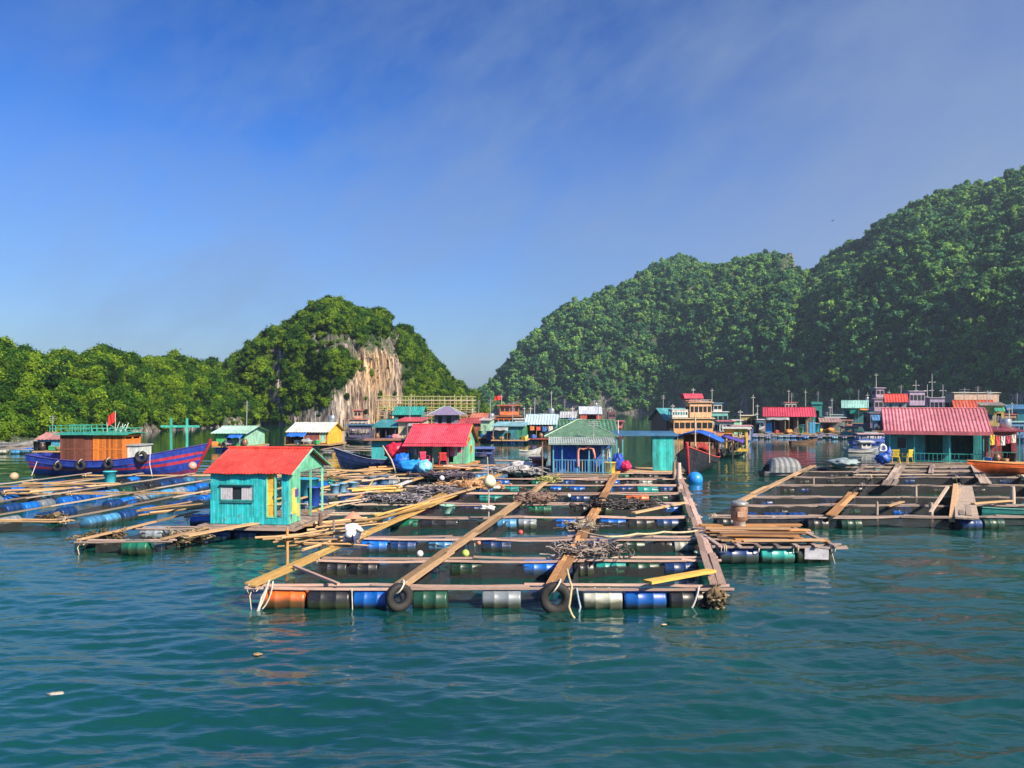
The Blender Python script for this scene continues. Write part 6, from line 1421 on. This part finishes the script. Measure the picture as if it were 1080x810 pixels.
for i,(rt,w,h,ri,Yf,dp,rf,po) in enumerate(HLIST):
    if i in(0,1,10,12,23): items=[]
    else:
        items=random.sample(['crate','drum','bundle','jar','basket','crate'],4 if Yf<110 else 3)
    slots=random.sample(['left end','left part','middle','right part','right end'],len(items)) if items else []
    M=rt.matrix_basis
    for kd,sl in zip(items,slots):
        q={'left end':-.03,'left part':.25,'middle':.5,'right part':.75,'right end':1.03}[sl]; cn,c=random.choice(CC[kd])
        y=-.28 if q in(-.03,1.03) or not po else .35
        p=M@Vector((q*w,-.12,0)); deck_item(kd,tuple(p),c,f"{cn} {'tarpaulin bundle' if kd=='bundle' else 'clay jar' if kd=='jar' else kd} on the {sl} of the {SHORT[i]}",1.1 if Yf>70 else .9,random.random()*3)
    # fittings fixed to the huts
    zt=h+ri if rf!='shed' else h
    if i not in(0,12):
        mb=MB(); x=w*random.uniform(.15,.85); y=dp*.5; z0=h+(ri if rf in('gable','hip') else ri*.5)-.05; H=random.uniform(1.0,2.2)*(1 if Yf<80 else 1.4)
        mb.tube([(x,y,z0),(x+.05,y,z0+H)],.03 if Yf<80 else .05,5)
        for k in range(3): mb.beam((x-.35,y,z0+H*(.72+.1*k)),(x+.4,y,z0+H*(.72+.1*k)),.03,.03)
        mb.build('antenna',plain((.45,.45,.45),.5,.5),rt)
    if i in(2,3,5,8,13,15,17,18,21,25,26):
        cn,c=random.choice(CC['bundle']); mb=MB(); x0=w*random.choice([0,.5]); W_=w*.5; n=6; vs=[]
        for a in range(n+1):
            for b in range(4): vs.append((x0+W_*a/n,-.05-b*.35,h*.93-b*.16-.07*math.sin(a*2.1+i)*(b/3)))
        mb.add(vs,[(a*4+b,(a+1)*4+b,(a+1)*4+b+1,a*4+b+1) for a in range(n) for b in range(3)],0,.6,smooth=True)
        f=mb.build('awning',plain(c,.6,var=.3),rt); f.modifiers.new('t','SOLIDIFY').thickness=.03
        for xx in(x0+.05,x0+W_-.05): mb=MB(); mb.beam((xx,-1.05,0),(xx,-1.05,h*.93-.5),.06,.06); mb.build('awning_pole',W_TAN,rt)
    if i in(3,6,9,15,20,24,27):
        mb=MB(); mb.lathe([(.42,0),(.45,.05),(.45,.75),(.40,.85),(.1,.92),(.01,.93)],(w*.8,dp*.8,zt+.05),seg=16); mb.build('water_tank',plain((.45,.48,.5),.3,.7),rt)
# washing on lines
def washing(label,a,b,cols):
    a=Vector(a);b=Vector(b); o=thing('washing_line',label,'washing line',a); mb=MB(); mb.tube([a.lerp(b,k/6)-Vector((0,0,.15*math.sin(PI*k/6))) for k in range(7)],.012,4); mb.build('line',plain((.3,.3,.3)),o,world=True)
    n=len(cols)
    for k,c in enumerate(cols):
        q=(k+.5)/n; p=a.lerp(b,q)-Vector((0,0,.15*math.sin(PI*q))); W_=min(.6,(b-a).length/n*.8); H=random.uniform(.5,.85); d=(b-a).normalized(); vs=[]
        for i in range(4):
            for j in range(4): vs.append(p+d*(W_*(i/3-.5)*(1 if j else .9))+Vector((0,.05*math.sin(i*2+j),-H*j/3)))
        mb=MB(); mb.add(vs,[(i*4+j,i*4+4+j,i*4+5+j,i*4+j+1) for i in range(3) for j in range(3)],0,.6); g=mb.build('clothing',plain(c,.85,var=.2),o,world=True); g.modifiers.new('t','SOLIDIFY').thickness=.012
def wl(px0,px1,py,Y): return (*XZ(px0,py,Y)[:1],Y,XZ(px0,py,Y)[1]),(*XZ(px1,py,Y)[:1],Y,XZ(px1,py,Y)[1])
washing('pink and white washing hanging at the right front of the central pink roofed hut',*wl(474,487,469,59.2),[(.66,.10,.28),(.6,.58,.56),(.62,.06,.2)])
washing('washing of grey and dark clothes at the left front of the central pink roofed hut',*wl(432,444,469,59.2),[(.2,.2,.24),(.4,.38,.4),(.08,.08,.12)])
washing('white and yellow washing on the right corner of the balustraded blue house',*wl(634,645,471,51.0),[(.62,.62,.60),(.62,.52,.25),(.55,.58,.6)])
washing('yellow, red and white washing hanging under the dark red lean-to',*wl(1044,1072,458,58.5),[(.7,.5,.06),(.6,.08,.08),(.6,.6,.6),(.5,.05,.1),(.62,.6,.5)])
washing('washing of orange and blue clothes on the open hut with the pale blue roof',*wl(558,584,449,107),[(.72,.2,.06),(.6,.1,.08),(.05,.15,.5),(.6,.55,.5)])
# ------------------------------------------------------------------ shore terrace
def terrace():
    Y=196; r=thing('shore_scaffold','tiered yellow green bamboo scaffold terrace on the shore below the middle hill','scaffold',((450-CX)/F*Y,Y,0))
    xs=[XZ(px,430,Y)[0] for px in range(402,500,6)]
    for i,x in enumerate(xs):
        mb=MB(); mb.tube([(x,Y-2,-.5),(x,Y-2,HC-(416+random.random()*5-HY)/F*Y)],.13,5); mb.build('upright',W_GRN if i%3 else W_PALE,r,world=True)
        mb=MB(); mb.tube([(x,Y+3,-.5),(x,Y+3,HC-(415+random.random()*5-HY)/F*Y)],.13,5); mb.build('upright',W_GRN,r,world=True)
    for k,py in enumerate((418,422,426,430,434,438,442)):
        z=HC-(py-HY)/F*Y
        for y in(-2.15,3): 
            mb=MB(); mb.beam((xs[0]-1,Y+y,z),(xs[-1]+1,Y+y,z+random.uniform(-.2,.2)),.2,.2); mb.build('rail',(W_GRN,W_PALE,W_TAN)[k%3],r,world=True)
    for z in(1.0,4.2,):
        mb=MB(); mb.box((sum(xs)/len(xs),Y+.5,z),(xs[-1]-xs[0],5,.12)); mb.build('floor',W_TAN,r,world=True)
terrace()
house('shore_hut','long teal roofed hut built into the lower left of the shore scaffold',416,444,447,436,429,5,Y=190,zb=1.0,roof='gable',over=.6,cf=(.03,.22,.20),cr=(.02,.30,.27),ops=[(420,426,438,446,'open',0)],cat='hut',group=None,floor=True,pitch=.5)
house('shore_pavilion','pavilion with a purple grey hipped roof in front of the shore scaffold',458,480,449,437.5,428.5,5,Y=180,zb=.8,roof='hip',over=1.4,cf=(.20,.16,.24),cr=(.24,.20,.34),ops=[(462,466,439,447,'open',0),(471,476,439,447,'open',0)],cat='pavilion',group=None,pitch=.5)
# mooring poles, antennas far off
for k,(px,top,Y,l) in enumerate([(880,233+0,0,'')][:0]): pass
# ------------------------------------------------------------------ bird
def bird():
    Y=140; x,z=XZ(878,233,Y); mb=MB(); mb.tube([(-.28,0,0),(-.1,0,.02),(.12,0,.03),(.26,0,.05)],[.02,.07,.07,.03],8)
    mb.add([(-.05,0,.05),(.1,0,.05),(.05,.45,.22),(-.05,.45,.2),(-.05,.85,.08)],[(0,1,2,3),(3,2,4)],0,.5); mb.add([(-.05,0,.05),(.1,0,.05),(.05,-.45,.22),(-.05,-.45,.2),(-.05,-.85,.08)],[(0,3,2,1),(3,4,2)],0,.5)
    o=one('bird','small dark bird flying in front of the sky above the mountain saddle','bird',mb,plain((.03,.03,.035)),(x,Y,z),.4)
bird()
# ------------------------------------------------------------------ the person
def skin_chain(name,joints,edges,rad,mat,parent,sub=2,root=0):
    me=bpy.data.meshes.new(name); me.from_pydata(joints,edges,[]); o=bpy.data.objects.new(name,me); COL.objects.link(o); o.parent=parent
    md=o.modifiers.new('skin','SKIN'); md.use_smooth_shade=True
    for i,v in enumerate(me.skin_vertices[0].data): v.radius=(rad[i],rad[i]); v.use_root=(i==root)
    s=o.modifiers.new('sub','SUBSURF'); s.levels=sub; s.render_levels=sub; me.materials.append(mat); return o
def person():
    g=G(369,575,.72); r=thing('person','person squatting in a white shirt and reddish conical hat, back turned, beside the first walkway','person',g,math.radians(-20))
    sk=plain((.36,.20,.13),.6,var=.1)
    # pelvis, spine, neck, head, then arms and legs; +y is the way the person faces
    J=[(0,0,.20),(0,.05,.38),(0,.12,.55),(0,.17,.66),(0,.19,.73),(0,.22,.84),
       (-.16,.13,.60),(-.23,.28,.45),(-.15,.46,.40),(.16,.13,.60),(.24,.28,.44),(.16,.47,.38),
       (-.10,.02,.18),(-.16,.36,.42),(-.14,.20,.06),(-.14,.33,.03),(.10,.02,.18),(.16,.36,.42),(.14,.20,.06),(.14,.33,.03)]
    E=[(0,1),(1,2),(2,3),(3,4),(4,5),(2,6),(6,7),(7,8),(2,9),(9,10),(10,11),(0,12),(12,13),(13,14),(14,15),(0,16),(16,17),(17,18),(18,19)]
    R=[.14,.13,.14,.06,.05,.09,.06,.045,.032,.06,.045,.032,.085,.06,.04,.035,.085,.06,.04,.035]
    skin_chain('body',J,E,R,sk,r)
    for sx in(-1,1):
        hb_=Vector((sx*.155,.47,.39)); mb=MB()
        mb.tube([hb_+Vector((0,-.02,0)),hb_+Vector((0,.03,-.005)),hb_+Vector((0,.08,-.01))],[.028,.04,.036],8)
        for f in range(4):
            a=hb_+Vector(((f-1.5)*.019,.08,-.01)); l=(.06,.072,.068,.052)[f]; mb.tube([a,a+Vector((0,l*.5,-.01)),a+Vector((0,l*.85,-.035)),a+Vector((0,l*.95,-.06))],[.010,.009,.008,.007],6)
        a=hb_+Vector((-sx*.032,.02,0)); mb.tube([a,a+Vector((-sx*.02,.03,-.01)),a+Vector((-sx*.022,.06,-.025))],[.012,.010,.008],6)
        mb.build('hand',sk,r)
    # face
    mb=MB(); c=Vector((0,.23,.85)); mb.blob(c,.098,.85,.98,1.15,seed=1,amp=.02,n=10); mb.tube([c+Vector((0,.09,.02)),c+Vector((0,.118,-.015)),c+Vector((0,.10,-.025))],[.01,.014,.012],6); 
    for s in(-1,1): mb.blob(c+Vector((s*.085,0,0)),.022,.5,1,1.4,seed=3,amp=.05,n=5)
    hd=mb.build('head',sk,r)
    for s in(-1,1): mb=MB(); mb.blob(c+Vector((s*.032,.088,.02)),.012,1,.6,.8,amp=0,n=5); mb.build('eye',plain((.03,.02,.02),.3),hd)
    mb=MB(); mb.tube([c+Vector((-.025,.092,-.05)),c+Vector((0,.098,-.052)),c+Vector((.025,.092,-.05))],.006,5); mb.build('mouth',plain((.35,.10,.09),.6),hd)
    mb=MB(); mb.blob(c+Vector((0,-.02,.02)),.105,.88,.95,1.08,seed=5,amp=.06,n=10); mb.build('hair',plain((.02,.015,.012),.6),r)
    # white shirt and dark trousers
    cl=plain((.76,.78,.80),.8,var=.12); JS=[(0,-.01,.20),(0,.04,.38),(0,.11,.55),(0,.155,.645),(-.16,.12,.60),(-.235,.27,.46),(-.17,.42,.40),(.16,.12,.60),(.245,.27,.45),(.18,.43,.39)]
    skin_chain('shirt',JS,[(0,1),(1,2),(2,3),(2,4),(4,5),(5,6),(2,7),(7,8),(8,9)],[.185,.175,.18,.085,.10,.075,.06,.10,.075,.06],cl,r)
    JT=[(0,0,.20),(-.11,.04,.22),(-.16,.37,.43),(-.14,.21,.12),(.11,.04,.22),(.16,.37,.43),(.14,.21,.12)]
    skin_chain('trousers',JT,[(0,1),(1,2),(2,3),(0,4),(4,5),(5,6)],[.15,.10,.078,.055,.10,.078,.055],plain((.05,.07,.16),.8),r)
    mb=MB(); mb.lathe([(.29,.90),(.285,.905),(.16,1.00),(.04,1.09),(.005,1.10)],(0,.19,-.04),seg=24); mb.lathe([(.28,.895),(.15,.985),(.01,1.08)],(0,.19,-.04),seg=24); mb.build('conical_hat',plain((.58,.24,.16),.8),r)
person()

for _o in list(bpy.data.objects):
    if _o.get('label') and len(_o['label'].split())>16: print('LONG',len(_o['label'].split()),_o['label'])
